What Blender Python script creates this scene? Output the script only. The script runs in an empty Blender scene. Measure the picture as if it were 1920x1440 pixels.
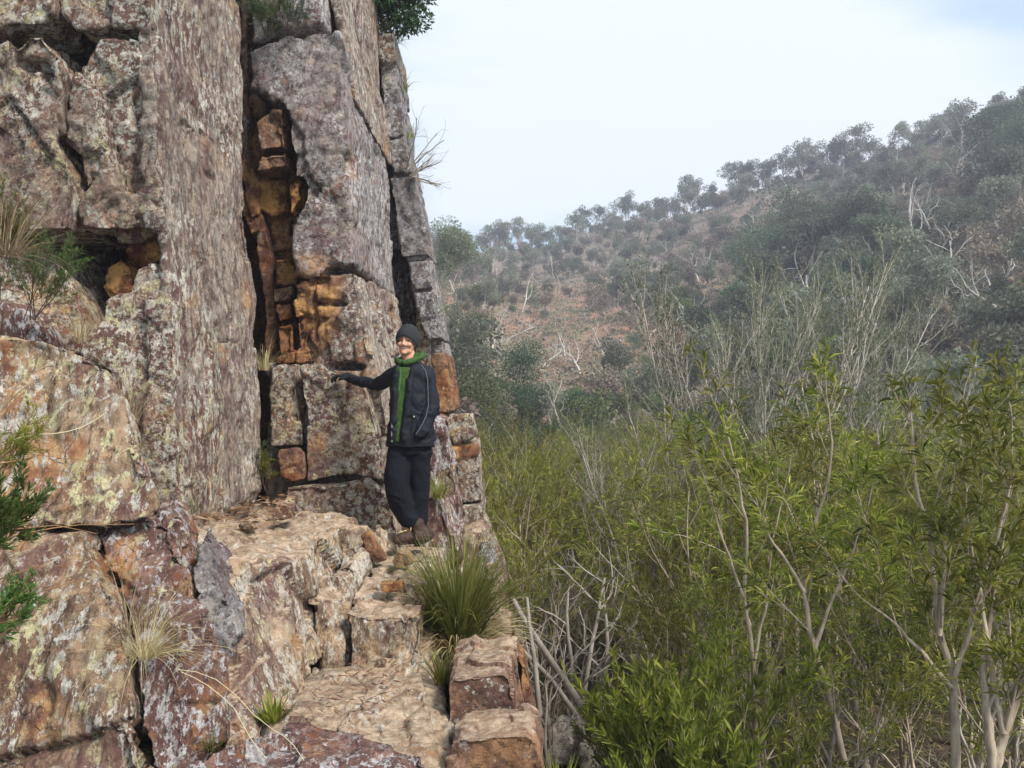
import bpy, math, random
import numpy as np
from mathutils import Vector, Matrix

# ------------------------------------------------------------------ camera, sky, sun, exposure
SC = bpy.context.scene
F = 1507.0            # focal length in photo pixels (photo is 1920 wide)
CZ = 1.6              # camera height above the rock it stands on
cam_d = bpy.data.cameras.new('camera')
cam = bpy.data.objects.new('camera', cam_d)
SC.collection.objects.link(cam)
cam.location = (0, 0, CZ)
cam.rotation_euler = (math.radians(90), 0, 0)
cam_d.sensor_width = 36
cam_d.lens = 36 * F / 1920
cam_d.clip_start = 0.05
cam_d.clip_end = 2000
SC.camera = cam

SUN_EL, SUN_AZ = math.radians(46), math.radians(132)   # azimuth clockwise from +Y (the view direction)
w = bpy.data.worlds.new('World'); SC.world = w; w.use_nodes = True
nt = w.node_tree; nt.nodes.clear()
out = nt.nodes.new('ShaderNodeOutputWorld'); bg = nt.nodes.new('ShaderNodeBackground')
sky = nt.nodes.new('ShaderNodeTexSky'); sky.sky_type = 'NISHITA'; sky.sun_disc = False
sky.sun_elevation = SUN_EL; sky.sun_rotation = SUN_AZ
tc = nt.nodes.new('ShaderNodeTexCoord'); mp = nt.nodes.new('ShaderNodeMapping')
mp.inputs['Scale'].default_value = (1.0, 1.0, 3.4); mp.inputs['Location'].default_value = (3.1, 0.4, 0.2)
no = nt.nodes.new('ShaderNodeTexNoise'); no.inputs['Scale'].default_value = 1.7; no.inputs['Detail'].default_value = 5
no.inputs['Roughness'].default_value = 0.45
no.inputs['Distortion'].default_value = 0.5
mr = nt.nodes.new('ShaderNodeMapRange'); mr.interpolation_type = 'SMOOTHSTEP'
mr.inputs['From Min'].default_value = 0.41; mr.inputs['From Max'].default_value = 0.60
mr.inputs['To Min'].default_value = 0.0; mr.inputs['To Max'].default_value = 1.0
c1 = nt.nodes.new('ShaderNodeMix'); c1.data_type = 'RGBA'
c1.inputs[6].default_value = (3.7, 5.0, 6.1, 1); c1.inputs[7].default_value = (6.3, 6.7, 7.0, 1)
mx = nt.nodes.new('ShaderNodeMix'); mx.data_type = 'RGBA'; mx.inputs[0].default_value = 0.88
L = nt.links.new
L(tc.outputs['Generated'], mp.inputs['Vector']); L(mp.outputs['Vector'], no.inputs['Vector'])
L(no.outputs['Fac'], mr.inputs['Value']); L(mr.outputs['Result'], c1.inputs[0])
L(sky.outputs['Color'], mx.inputs[6]); L(c1.outputs[2], mx.inputs[7])
L(mx.outputs[2], bg.inputs['Color']); bg.inputs['Strength'].default_value = 0.1
L(bg.outputs['Background'], out.inputs['Surface'])

sd = bpy.data.lights.new('sun', 'SUN'); sd.energy = 3.1; sd.angle = math.radians(14); sd.color = (1.0, 0.95, 0.88)
sun = bpy.data.objects.new('sun', sd); SC.collection.objects.link(sun)
dv = Vector((math.sin(SUN_AZ) * math.cos(SUN_EL), math.cos(SUN_AZ) * math.cos(SUN_EL), math.sin(SUN_EL)))
sun.rotation_euler = dv.to_track_quat('Z', 'Y').to_euler()
SC.view_settings.view_transform = 'Standard'; SC.view_settings.look = 'None'
SC.view_settings.exposure = 0.74; SC.view_settings.gamma = 1.0
SC.cycles.max_bounces = 6; SC.cycles.volume_bounces = 1
SC.cycles.transparent_max_bounces = 8

# ------------------------------------------------------------------ helpers
COL = SC.collection
def P(px, py, D):
    """point seen at photo pixel (px,py) at depth D metres in front of the camera"""
    return Vector(((px - 960) / F * D, D, CZ + (720 - py) / F * D))

def tag(o, label=None, cat=None, group=None, kind=None):
    if label: o['label'] = label
    if cat: o['category'] = cat
    if group: o['group'] = group
    if kind: o['kind'] = kind
    return o

def empty(name, loc, label=None, cat=None, group=None, kind=None):
    o = bpy.data.objects.new(name, None); COL.objects.link(o)
    o.location = loc; o.empty_display_size = 0.1
    return tag(o, label, cat, group, kind)

def link(name, me, mat=None, parent=None, loc=None):
    o = bpy.data.objects.new(name, me); COL.objects.link(o)
    if mat and not len(me.materials): me.materials.append(mat)
    if parent: o.parent = parent
    if loc is not None: o.location = loc
    return o

def copy_tree(o, parent=None):
    c = o.copy(); COL.objects.link(c)
    if parent: c.parent = parent
    for ch in o.children: copy_tree(ch, c)
    return c

def mesh_np(name, V, T, smooth=True, attrs=None):
    """mesh from (N,3) verts and (M,3) or (M,4) faces; attrs: name -> per-vertex floats"""
    V = np.asarray(V, np.float32); T = np.asarray(T, np.int32)
    me = bpy.data.meshes.new(name)
    me.vertices.add(len(V)); me.vertices.foreach_set('co', V.ravel())
    k = T.shape[1]
    me.loops.add(T.size); me.loops.foreach_set('vertex_index', T.ravel())
    me.polygons.add(len(T))
    me.polygons.foreach_set('loop_start', np.arange(0, T.size, k, dtype=np.int32))
    me.update(calc_edges=True)
    me.polygons.foreach_set('use_smooth', np.full(len(T), smooth, dtype=bool))
    for n, a in (attrs or {}).items():
        at = me.attributes.new(n, 'FLOAT', 'POINT'); at.data.foreach_set('value', np.asarray(a, np.float32))
    me.validate()
    return me

def join_np(parts):
    Vs, Ts, n = [], [], 0
    for V, T in parts:
        Vs.append(np.asarray(V)); Ts.append(np.asarray(T) + n); n += len(V)
    return np.vstack(Vs), np.vstack(Ts)

# ---- numpy noise
def _h(ix, iy, iz, s):
    n = (ix.astype(np.int64) * 374761393 + iy.astype(np.int64) * 668265263 + iz.astype(np.int64) * 2147483647 + s * 1442695041) & 0xffffffff
    n = ((n ^ (n >> 13)) * 1274126177) & 0xffffffff
    n = ((n ^ (n >> 16)) * 2246822519) & 0xffffffff
    n = n ^ (n >> 15)
    return (n & 0xffffff) / float(0xffffff)

def vnoise(Q, s=0):
    I = np.floor(Q).astype(np.int64); f = Q - I
    u = f * f * f * (f * (f * 6 - 15) + 10)
    r = 0
    for dx in (0, 1):
        wx = u[:, 0] if dx else 1 - u[:, 0]
        for dy in (0, 1):
            wy = u[:, 1] if dy else 1 - u[:, 1]
            for dz in (0, 1):
                wz = u[:, 2] if dz else 1 - u[:, 2]
                r = r + wx * wy * wz * _h(I[:, 0] + dx, I[:, 1] + dy, I[:, 2] + dz, s)
    return r * 2 - 1

def fbm(Q, o=4, s=0, g=0.5):
    r = 0; a = 1.0; t = 0
    for i in range(o):
        r = r + a * vnoise(Q * (2.03 ** i) + 17.3 * i, s + i * 7); t += a; a *= g
    return r / t

def cells(Q, s=0):
    """F1, F2, per-cell random values and offset from the cell point: broken facets"""
    I = np.floor(Q).astype(np.int64)
    n = len(Q)
    f1 = np.full(n, 9.0); f2 = np.full(n, 9.0); best = np.zeros((n, 3), np.int64); off = np.zeros((n, 3))
    for dx in (-1, 0, 1):
        for dy in (-1, 0, 1):
            for dz in (-1, 0, 1):
                c = I + np.array([dx, dy, dz])
                p = np.stack([_h(c[:, 0], c[:, 1], c[:, 2], s + k) for k in (1, 2, 3)], 1) * 0.9 + 0.05 + c
                d = Q - p; dd = np.sqrt((d * d).sum(1))
                m = dd < f1
                f2 = np.where(m, f1, np.minimum(f2, dd)); f1 = np.where(m, dd, f1)
                best[m] = c[m]; off[m] = d[m]
    r = [_h(best[:, 0], best[:, 1], best[:, 2], s + k) * 2 - 1 for k in (11, 12, 13, 14)]
    return f1, f2, r, off

# ------------------------------------------------------------------ materials
class M:
    def __init__(s, name, rough=0.85):
        s.m = bpy.data.materials.new(name); s.m.use_nodes = True
        s.t = s.m.node_tree; s.N = s.t.nodes
        s.b = s.N['Principled BSDF']; s.b.inputs['Roughness'].default_value = rough
        s.b.inputs['Specular IOR Level'].default_value = 0.25
    def L(s, a, b): s.t.links.new(a, b)
    def node(s, t, **k):
        n = s.N.new(t)
        for a, v in k.items(): setattr(n, a, v)
        return n
    def pos(s, scale=(1, 1, 1), obj=False, rot=(0, 0, 0)):
        if obj: o = s.node('ShaderNodeTexCoord').outputs['Object']
        else: o = s.node('ShaderNodeNewGeometry').outputs['Position']
        mp = s.node('ShaderNodeMapping'); mp.inputs['Scale'].default_value = scale; mp.inputs['Rotation'].default_value = rot
        s.L(o, mp.inputs['Vector']); return mp.outputs['Vector']
    def noise(s, v, sc, det=4, ro=0.55, dist=0.0):
        n = s.node('ShaderNodeTexNoise'); n.inputs['Scale'].default_value = sc; n.inputs['Detail'].default_value = det
        n.inputs['Roughness'].default_value = ro; n.inputs['Distortion'].default_value = dist
        s.L(v, n.inputs['Vector']); return n.outputs['Fac']
    def vor(s, v, sc, feat='F1', out='Distance', rnd=1.0):
        n = s.node('ShaderNodeTexVoronoi', feature=feat); n.inputs['Scale'].default_value = sc
        n.inputs['Randomness'].default_value = rnd
        s.L(v, n.inputs['Vector']); return n.outputs[out]
    def rng(s, v, a, b, c=0.0, d=1.0):
        n = s.node('ShaderNodeMapRange', interpolation_type='SMOOTHSTEP')
        for k, x in zip(('From Min', 'From Max', 'To Min', 'To Max'), (a, b, c, d)):
            if hasattr(x, 'links'): s.L(x, n.inputs[k])
            else: n.inputs[k].default_value = x
        s.L(v, n.inputs['Value']); return n.outputs['Result']
    def math(s, op, a, b=None):
        n = s.node('ShaderNodeMath', operation=op)
        for i, x in enumerate((a, b)):
            if x is None: continue
            if hasattr(x, 'links'): s.L(x, n.inputs[i])
            else: n.inputs[i].default_value = x
        return n.outputs[0]
    def mix(s, f, a, b, mode='MIX'):
        n = s.node('ShaderNodeMix', data_type='RGBA', blend_type=mode)
        for i, x in ((0, f), (6, a), (7, b)):
            if hasattr(x, 'links'): s.L(x, n.inputs[i])
            elif i == 0: n.inputs[0].default_value = x
            else: n.inputs[i].default_value = (*x, 1)
        return n.outputs[2]
    def attr(s, name):
        n = s.node('ShaderNodeAttribute'); n.attribute_name = name; return n.outputs['Fac']
    def bump(s, h, strength, dist, nrm=None):
        n = s.node('ShaderNodeBump'); n.inputs['Strength'].default_value = strength; n.inputs['Distance'].default_value = dist
        s.L(h, n.inputs['Height'])
        if nrm: s.L(nrm, n.inputs['Normal'])
        return n.outputs['Normal']

def rock_mat(name, a=(.27, .215, .165), b=(.17, .105, .08), purple=.45, rust=.45, white=.5, yellow=.4, dust=0.0,
             streak=1.0, front=0.0, scale=1.0, whitecol=(.50, .48, .43), seed=0.0, dark=.75, blotch=.5, crack=.6):
    m = M(name, 0.9)
    p0 = m.pos((1, 1, 1), rot=(0, 0, 0))
    add = m.node('ShaderNodeVectorMath', operation='ADD'); m.L(p0, add.inputs[0]); add.inputs[1].default_value = (seed * 7.3, seed * 3.1, seed * 5.7)
    p = add.outputs[0]
    def shift(v):
        q = m.node('ShaderNodeVectorMath', operation='ADD'); m.L(p, q.inputs[0]); q.inputs[1].default_value = v; return q.outputs[0]
    st = m.node('ShaderNodeMapping'); st.inputs['Scale'].default_value = (1.0, 0.85, 0.42); st.inputs['Rotation'].default_value = (0, math.radians(-9), 0)
    m.L(p, st.inputs['Vector']); ps = st.outputs['Vector']
    geo = m.node('ShaderNodeNewGeometry'); sx = m.node('ShaderNodeSeparateXYZ'); m.L(geo.outputs['True Normal'], sx.inputs[0])
    # bedding faces (turned to the right) carry streaks along their dip; joint faces carry round patches
    side = m.rng(sx.outputs['X'], 0.3, 0.65, front, max(front, streak))
    def pat(sc, det=4, ro=.6, dist=0.0, k=1.5):
        return m.mix(side, m.noise(p, sc * scale, det, ro, dist), m.noise(ps, sc * k * scale, det, ro, dist))
    c = m.mix(m.rng(pat(1.3, 5, .65), .40, .60), a, b)
    c = m.mix(m.rng(m.noise(p, 9, 6, .75), .44, .62, 0, .75), c, (a[0] * 1.6, a[1] * 1.5, a[2] * 1.35))
    c = m.mix(m.rng(pat(11, 6, .75), .47, .58, 0, .75), c, (b[0] * .62, b[1] * .55, b[2] * .55))
    # purple brown iron skin
    f = m.rng(pat(2.1, 7, .74, .3), .60 - .14 * purple, .64 - .12 * purple, 0, min(1, .4 + .6 * purple))
    c = m.mix(f, c, m.mix(m.noise(p, 12, 4, .7), (.085, .042, .04), (.20, .10, .085)))
    # rust and ochre
    f = m.rng(m.noise(shift((31, 7, 3)), 1.9 * scale, 7, .74), .63 - .16 * rust, .68 - .14 * rust, 0, min(1, .35 + .6 * rust))
    c = m.mix(f, c, m.mix(m.rng(m.noise(p, 7, 5, .7), .38, .62), (.25, .08, .03), (.46, .26, .11)))
    # freshly broken orange rock
    fr = m.math('MULTIPLY', m.attr('fresh'), m.rng(m.noise(p, 4.5, 5, .7), .3, .55, .35, 1.0))
    c = m.mix(fr, c, m.mix(m.rng(m.noise(p, 4.5, 6, .7), .45, .57), m.mix(m.rng(m.noise(p, 12, 5, .7), .42, .58), (.10, .035, .02), (.30, .10, .03)), (.58, .31, .11)))
    c = m.mix(m.math('MULTIPLY', m.attr('stain'), m.rng(m.noise(p, 3.5, 6, .75), .40, .52)), c, m.mix(m.noise(p, 14, 4, .7), (.07, .033, .035), (.19, .095, .085)))
    # grey-white lichen: flecks gated by a slow mask, larger blotches
    keep = m.math('SUBTRACT', 1.0, m.math('MULTIPLY', m.attr('fresh'), .93))
    mask = m.rng(m.noise(p, 1.3, 4, .65), .38, .56, .25, 1.0)
    th = .615 - .125 * white
    f1 = m.math('MULTIPLY', m.rng(pat(19, 7, .75, .0, 1.4), th, th + .03), mask)
    tb = .66 - .13 * blotch
    f2 = m.rng(pat(4.6, 7, .8, .35, 1.5), tb, tb + .022)
    f2 = m.math('MULTIPLY', f2, m.rng(m.noise(p, 55, 2), .25, .5, .45, 1))
    lc = m.mix(m.rng(m.noise(p, 34, 4, .75), .35, .65), (whitecol[0] * .6, whitecol[1] * .6, whitecol[2] * .6), (whitecol[0] * 1.25, whitecol[1] * 1.24, whitecol[2] * 1.2))
    c = m.mix(m.math('MULTIPLY', m.math('MAXIMUM', f1, f2), m.math('MULTIPLY', keep, .92)), c, lc)
    # yellow-green lichen
    qy = shift((5, 51, 13))
    f = m.math('MULTIPLY', m.rng(m.mix(side, m.noise(qy, 12 * scale, 7, .78), m.noise(ps, 19 * scale, 7, .78)), .63 - .13 * yellow, .66 - .13 * yellow),
               m.rng(m.noise(qy, 1.7, 3), .42, .56))
    c = m.mix(m.math('MULTIPLY', f, keep), c, m.mix(m.rng(m.noise(p, 45, 3, .7), .3, .7), (.34, .31, .16), (.62, .56, .34)))
    # black-brown pits and dirt specks
    f = m.rng(pat(24, 7, .78, .0, 1.2), .555, .60, 0, dark)
    c = m.mix(f, c, (.04, .026, .022))
    # hairline cracks (with a wobble)
    wob = m.node('ShaderNodeTexNoise'); wob.inputs['Scale'].default_value = 6.0; wob.inputs['Detail'].default_value = 4; m.L(p, wob.inputs['Vector'])
    va = m.node('ShaderNodeVectorMath', operation='MULTIPLY_ADD'); m.L(wob.outputs['Color'], va.inputs[0]); va.inputs[1].default_value = (.16, .16, .16); m.L(p, va.inputs[2])
    cr = m.vor(va.outputs[0], 2.3, 'DISTANCE_TO_EDGE')
    crf = m.math('MULTIPLY', m.rng(cr, .0, .008, 1.0, .0), m.rng(m.noise(shift((9, 2, 40)), 2.3, 3), .50, .58))
    c = m.mix(m.math('MULTIPLY', crf, crack), c, (.035, .022, .018))
    # trodden sandy dust on level treads
    if dust:
        up = m.rng(sx.outputs['Z'], .55, .92)
        dn = m.rng(m.noise(p, 4.2, 7, .76), .36, .56, .15, 1)
        f = m.math('MULTIPLY', m.math('MULTIPLY', up, dn), dust)
        c = m.mix(f, c, m.mix(m.rng(m.noise(p, 17, 6, .75), .36, .62), (.33, .215, .14), (.64, .49, .35)))
    m.L(c, m.b.inputs['Base Color'])
    # chipped planes: every cell of a voronoi gets a tilted plane of its own
    def chips(sc, amt):
        v = m.node('ShaderNodeTexVoronoi', feature='F1'); v.inputs['Scale'].default_value = sc
        m.L(va.outputs[0], v.inputs['Vector'])
        d = m.node('ShaderNodeVectorMath', operation='SUBTRACT'); m.L(va.outputs[0], d.inputs[0]); m.L(v.outputs['Position'], d.inputs[1])
        e = m.node('ShaderNodeVectorMath', operation='SUBTRACT'); m.L(v.outputs['Color'], e.inputs[0]); e.inputs[1].default_value = (.5, .5, .5)
        g = m.node('ShaderNodeVectorMath', operation='DOT_PRODUCT'); m.L(d.outputs[0], g.inputs[0]); m.L(e.outputs[0], g.inputs[1])
        return m.math('MULTIPLY', g.outputs['Value'], amt)
    hh = m.math('ADD', chips(5.5, 1.0), chips(15, 1.0))
    n = m.bump(hh, .8, .6)
    n = m.bump(pat(9, 8, .75, .0, 1.4), 0.9, 0.05, n)
    n = m.bump(pat(42, 5, .75), 0.7, 0.012, n)
    n = m.bump(m.math('SUBTRACT', 1.0, crf), 0.7, 0.012, n)
    m.L(n, m.b.inputs['Normal'])
    return m.m

def leaf_mat(name, cols, trans=.35, rough=.5, spec=.3):
    m = M(name, rough); m.b.inputs['Specular IOR Level'].default_value = spec
    cr = m.node('ShaderNodeValToRGB'); e = cr.color_ramp.elements
    e[0].color = (*cols[0], 1); e[1].color = (*cols[-1], 1)
    for i, c in enumerate(cols[1:-1], 1):
        x = e.new(i / (len(cols) - 1)); x.color = (*c, 1)
    m.L(m.attr('tint'), cr.inputs['Fac'])
    oi = m.node('ShaderNodeObjectInfo')
    hv = m.node('ShaderNodeHueSaturation'); m.L(cr.outputs['Color'], hv.inputs['Color'])
    m.L(m.rng(oi.outputs['Random'], 0, 1, .62, 1.3), hv.inputs['Value'])
    m.L(m.rng(oi.outputs['Random'], 0, 1, .480, .512), hv.inputs['Hue'])
    m.L(hv.outputs['Color'], m.b.inputs['Base Color'])
    tr = m.node('ShaderNodeBsdfTranslucent'); m.L(hv.outputs['Color'], tr.inputs['Color'])
    ms = m.node('ShaderNodeMixShader'); ms.inputs[0].default_value = trans
    m.L(m.b.outputs[0], ms.inputs[1]); m.L(tr.outputs[0], ms.inputs[2])
    m.L(ms.outputs[0], m.N['Material Output'].inputs['Surface'])
    return m.m

def bark_mat(name, a, b, sc=30):
    m = M(name, .9); p = m.pos((1, 1, .25), obj=True)
    c = m.mix(m.rng(m.noise(p, sc, 4, .65), .35, .65), a, b)
    c = m.mix(m.rng(m.noise(p, sc * .2, 3), .5, .62, 0, .6), c, (a[0] * .5, a[1] * .48, a[2] * .45))
    m.L(c, m.b.inputs['Base Color']); m.L(m.bump(m.noise(p, sc * 1.5, 4), .5, .01), m.b.inputs['Normal'])
    return m.m

def plain_mat(name, a, b=None, rough=.8, sc=60, bump=.2, bd=.003, spec=.25):
    m = M(name, rough); m.b.inputs['Specular IOR Level'].default_value = spec
    p = m.pos(obj=True); b = b or tuple(x * .7 for x in a)
    m.L(m.mix(m.rng(m.noise(p, sc, 4, .6), .35, .65), a, b), m.b.inputs['Base Color'])
    if bump: m.L(m.bump(m.noise(p, sc * 2, 4), bump, bd), m.b.inputs['Normal'])
    return m.m

# ------------------------------------------------------------------ rock builder
def remesh(V, Fc, vox, smooth_it=0):
    me = bpy.data.meshes.new('tmp'); me.from_pydata([tuple(v) for v in V], [], [tuple(f) for f in Fc]); me.update()
    o = bpy.data.objects.new('tmp', me); COL.objects.link(o)
    md = o.modifiers.new('r', 'REMESH'); md.mode = 'VOXEL'; md.voxel_size = vox
    if smooth_it:
        s = o.modifiers.new('s', 'SMOOTH'); s.iterations = smooth_it; s.factor = .5
    dg = bpy.context.evaluated_depsgraph_get(); ev = o.evaluated_get(dg); r = ev.to_mesh()
    n = len(r.vertices); V2 = np.empty(n * 3, np.float32); r.vertices.foreach_get('co', V2)
    N2 = np.empty(n * 3, np.float32); r.vertices.foreach_get('normal', N2)
    q = np.empty(len(r.loops), np.int32); r.loops.foreach_get('vertex_index', q)
    ls = np.empty(len(r.polygons), np.int32); r.polygons.foreach_get('loop_start', ls)
    lt = np.empty(len(r.polygons), np.int32); r.polygons.foreach_get('loop_total', lt)
    quads = q[ls[lt == 4][:, None] + np.arange(4)]
    tr = q[ls[lt == 3][:, None] + np.arange(3)]
    if len(tr): quads = np.vstack([quads, np.hstack([tr, tr[:, 2:]])]) if not len(quads) else quads
    ev.to_mesh_clear(); bpy.data.objects.remove(o); bpy.data.meshes.remove(me)
    return V2.reshape(-1, 3).astype(float), N2.reshape(-1, 3).astype(float), quads

def prism(front, back):
    """front: list of (px,py,D) or Vectors; back: same, or an offset vector"""
    f = [v if isinstance(v, Vector) else P(*v) for v in front]
    if isinstance(back, (int, float)): back = (0, back, 0)
    if isinstance(back, tuple): bk = [v + Vector(back) for v in f]
    else: bk = [v if isinstance(v, Vector) else P(*v) for v in back]
    n = len(f)
    from mathutils.geometry import tessellate_polygon
    tri = tessellate_polygon([f])
    # orient
    nr = Vector((0, 0, 0))
    for i in range(n): nr += f[i].cross(f[(i + 1) % n])
    V = f + bk
    Fc = []
    for t in tri:
        a, b, c = t
        if (f[b] - f[a]).cross(f[c] - f[a]).dot(nr) < 0: t = (a, c, b)
        Fc.append(tuple(t)); Fc.append(tuple(n + i for i in reversed(t)))
    for i in range(n):
        j = (i + 1) % n
        Fc.append((i, n + i, n + j)); Fc.append((i, n + j, j))
    # outward check
    cen = sum(V, Vector()) / len(V)
    if nr.dot(f[0] - cen) < 0: Fc = [tuple(reversed(t)) for t in Fc]
    return V, Fc

QUICK = False
NR = [0]
def rock(name, prisms, mat, vox=.03, big=.035, small=.02, fb=.02, fine=.008, cs=(1.6, 4.5), parent=None, dents=(), fresh=(), stain=(),
         allfresh=0.0, tilt=.35, crack=.5, label=None, cat=None, group=None, kind=None, round_=0, rib=0.0):
    vox *= .82; NR[0] += 1; sd = NR[0] * 13
    Vs, Fs = [], []
    for fr, bk in prisms:
        V, Fc = prism(fr, bk); k = len(Vs); Vs += V; Fs += [tuple(i + k for i in t) for t in Fc]
    if QUICK: vox *= 2
    V, N, Q = remesh(Vs, Fs, vox, round_)
    q = V + 0.07 * np.stack([vnoise(V * 2.3, 5), vnoise(V * 2.3, 6), vnoise(V * 2.3, 7)], 1)
    d = np.zeros(len(V))
    # flat broken facets: two sizes, with a groove along the joints
    for amp, sc, s in ((big, cs[0], 3), (small, cs[1], 9)):
        if amp <= 0: continue
        f1, f2, r, off = cells(q * sc * np.array([1, .8, .75]), s)
        cut = np.where(r[0] > .35, -.75 - .5 * r[1], 0.0) if s == 3 else np.where(r[0] > .5, -1.1, 0.12 * r[1])
        pl = cut + (tilt / .35) * (off[:, 0] * r[1] + off[:, 1] * r[2] + off[:, 2] * r[3]) * .75
        d += amp * pl
        g = np.clip(1 - (f2 - f1) / .09, 0, 1)
        gm = np.clip(r[1] + r[3] + .2, 0, 1)
        d -= amp * crack * g * gm
    side = np.clip((N[:, 0] - .4) / .3, 0, 1)
    st = V @ np.array([[1, 0, 0], [0, 1, 0], [0, 0, .22]])
    st[:, 0] += V[:, 2] * .1
    d += fb * .5 * ((1 - side) * fbm(V * 2.6, 4, 21) + side * fbm(st * 5, 4, 25) * .9)
    rg = 1 - np.abs(fbm(V * 7, 3, 41)); d += fine * ((1 - side) * (rg - .8) * 3 + side * fbm(st * 16, 3, 31) * 1.8)
    if rib:   # upturned strata: ribs running down the dip
        sr = np.stack([V[:, 0] + .22 * V[:, 2], V[:, 1] * .35, V[:, 2] * .16], 1)
        rr_ = 1 - np.abs(fbm(sr * 4.2, 3, 61)) * 2.2; d += rib * (rr_ + .5 * (1 - np.abs(vnoise(sr * 13, 62)) * 2)) * np.clip(1.3 - N[:, 2] * 1.2, .15, 1)
    for dn in dents:
        c, rad, dep = np.array(P(*dn[0])), np.array(dn[1]), dn[2]
        t = np.sqrt((((V - c) / rad) ** 2).sum(1)) + .25 * vnoise(V * 9, 77)
        d -= dep * np.clip((1.15 - t) / .35, 0, 1)
    V2 = V + N * d[:, None]
    def region(L):
        v = np.zeros(len(V))
        for c, rad, a in L:
            t = np.sqrt((((V - np.array(P(*c))) / np.array(rad)) ** 2).sum(1)) + .35 * fbm(V * 4, 3, 55)
            v = np.maximum(v, a * np.clip((1.2 - t) / .4, 0, 1))
        return v
    fv = np.maximum(region(fresh), allfresh); sv = region(stain)
    root = None
    off = Vector((0, 0, 0))
    if parent is None:
        off = Vector((V2[:, 0].mean(), V2[:, 1].mean(), V2[:, 2].min()))
        V2 = V2 - np.array(off)
    else: V2 = V2 - np.array(parent.matrix_world.translation if False else parent.location)
    me = mesh_np(name, V2, Q, True, {'fresh': fv, 'stain': sv})
    o = link(name, me, mat, parent, off if parent is None else None)
    return tag(o, label, cat, group, kind)
# ------------------------------------------------------------------ materials for the rock
R_FACE = rock_mat('cliff_lichen_rock', a=(.245, .17, .125), b=(.15, .08, .062), purple=.68, rust=.48, white=.98, yellow=.7, blotch=.5, seed=0, whitecol=(.56, .53, .46))
R_SIDE = rock_mat('cliff_bedding_rock', a=(.31, .25, .20), b=(.185, .125, .108), purple=.5, rust=.46, white=.85, yellow=.25, blotch=.4, seed=1, whitecol=(.55, .52, .46), dark=.6)
R_BUTT = rock_mat('cliff_buttress_rock', a=(.265, .225, .21), b=(.185, .14, .135), purple=.44, rust=.32, white=1.0, yellow=.25, blotch=.5, seed=11, whitecol=(.50, .49, .49))
R_GREY = rock_mat('grey_rock', a=(.23, .215, .21), b=(.15, .125, .125), purple=.4, rust=.2, white=.8, yellow=.1, blotch=.5, whitecol=(.46, .46, .48), seed=2)
R_RUST = rock_mat('rusty_rock', a=(.26, .15, .085), b=(.13, .06, .04), purple=.7, rust=.8, white=.2, yellow=.0, blotch=.1, seed=3)
R_BOUL = rock_mat('boulder_rock', a=(.31, .22, .145), b=(.16, .09, .06), purple=.62, rust=.62, white=.66, yellow=.72, blotch=.72, whitecol=(.54, .51, .46), seed=4, scale=.76, front=.85)
R_STEP = rock_mat('trodden_rock', a=(.39, .29, .195), b=(.22, .145, .10), purple=.42, rust=.35, white=.8, yellow=.4, blotch=.75, dust=.95, seed=5, scale=.8, front=.9, whitecol=(.56, .52, .46))
R_BLOCK = rock_mat('brown_block_rock', a=(.25, .15, .105), b=(.155, .085, .06), purple=.45, rust=.42, white=.45, yellow=.2, blotch=.25, dust=.85, seed=6, streak=.6)
R_PALE = rock_mat('pale_creek_rock', a=(.55, .49, .41), b=(.42, .36, .30), purple=.05, rust=.1, white=.6, yellow=.0, seed=7, streak=.2)
R_PURP = rock_mat('purple_rock', a=(.22, .13, .105), b=(.13, .07, .06), purple=.75, rust=.5, white=.7, yellow=.5, blotch=.85, seed=8, front=.9, whitecol=(.55, .53, .54))
R_SHADE = rock_mat('recess_shade_rock', a=(.11, .07, .05), b=(.07, .045, .035), purple=.6, rust=.4, white=.0, yellow=.0, blotch=0, seed=9)  # rock colour darkened to carry the shade inside the cave and gully

# ------------------------------------------------------------------ the cliff
cliff = empty('cliff', P(300, 1000, 6), kind='structure')
K = dict(parent=cliff)
U = -230   # how far above the frame the near blocks go on

# --- near buttress: joint faces turned to the camera, bedding face turned right
rock('bedding_slab', [([(255, U, 5.02), (281, U, 5.02), (286, 60, 5.02), (296, 200, 5.0), (303, 330, 5.0), (311, 430, 5.0), (316, 520, 5.0),
     (322, 640, 4.98), (328, 800, 4.95), (338, 985, 4.95), (300, 1060, 5), (262, 1000, 5), (270, 590, 5.02), (304, 570, 5.02), (296, 440, 5.02), (268, 428, 5.02)], 1.68)], R_SIDE, vox=.026,
     big=.022, small=.012, fb=.04, fine=.016, tilt=.15, rib=.012, dents=[((372, 492, 5.5), (.14, .05, .07), .05), ((380, 650, 5.6), (.14, .05, .09), .05), ((372, 722, 5.45), (.14, .07, .06), .05), ((395, 60, 5.7), (.14, .018, .5), .05), ((438, 200, 6.2), (.14, .02, .6), .05), ((352, 330, 5.4), (.14, .012, .4), .04), ((420, 470, 6.0), (.14, .015, .6), .045), ((445, 700, 6.3), (.14, .02, .5), .05), ((362, 850, 5.4), (.14, .012, .3), .04), ((410, 640, 5.9), (.14, .3, .012), .03), ((340, 60, 5.3), (.14, .012, .3), .035), ((400, 330, 5.8), (.14, .10, .03), .035)],
     stain=[((345, 110, 5.5), (.3, .35, .32), .9), ((372, 180, 5.7), (.3, .3, .45), .8)], **K)
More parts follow.
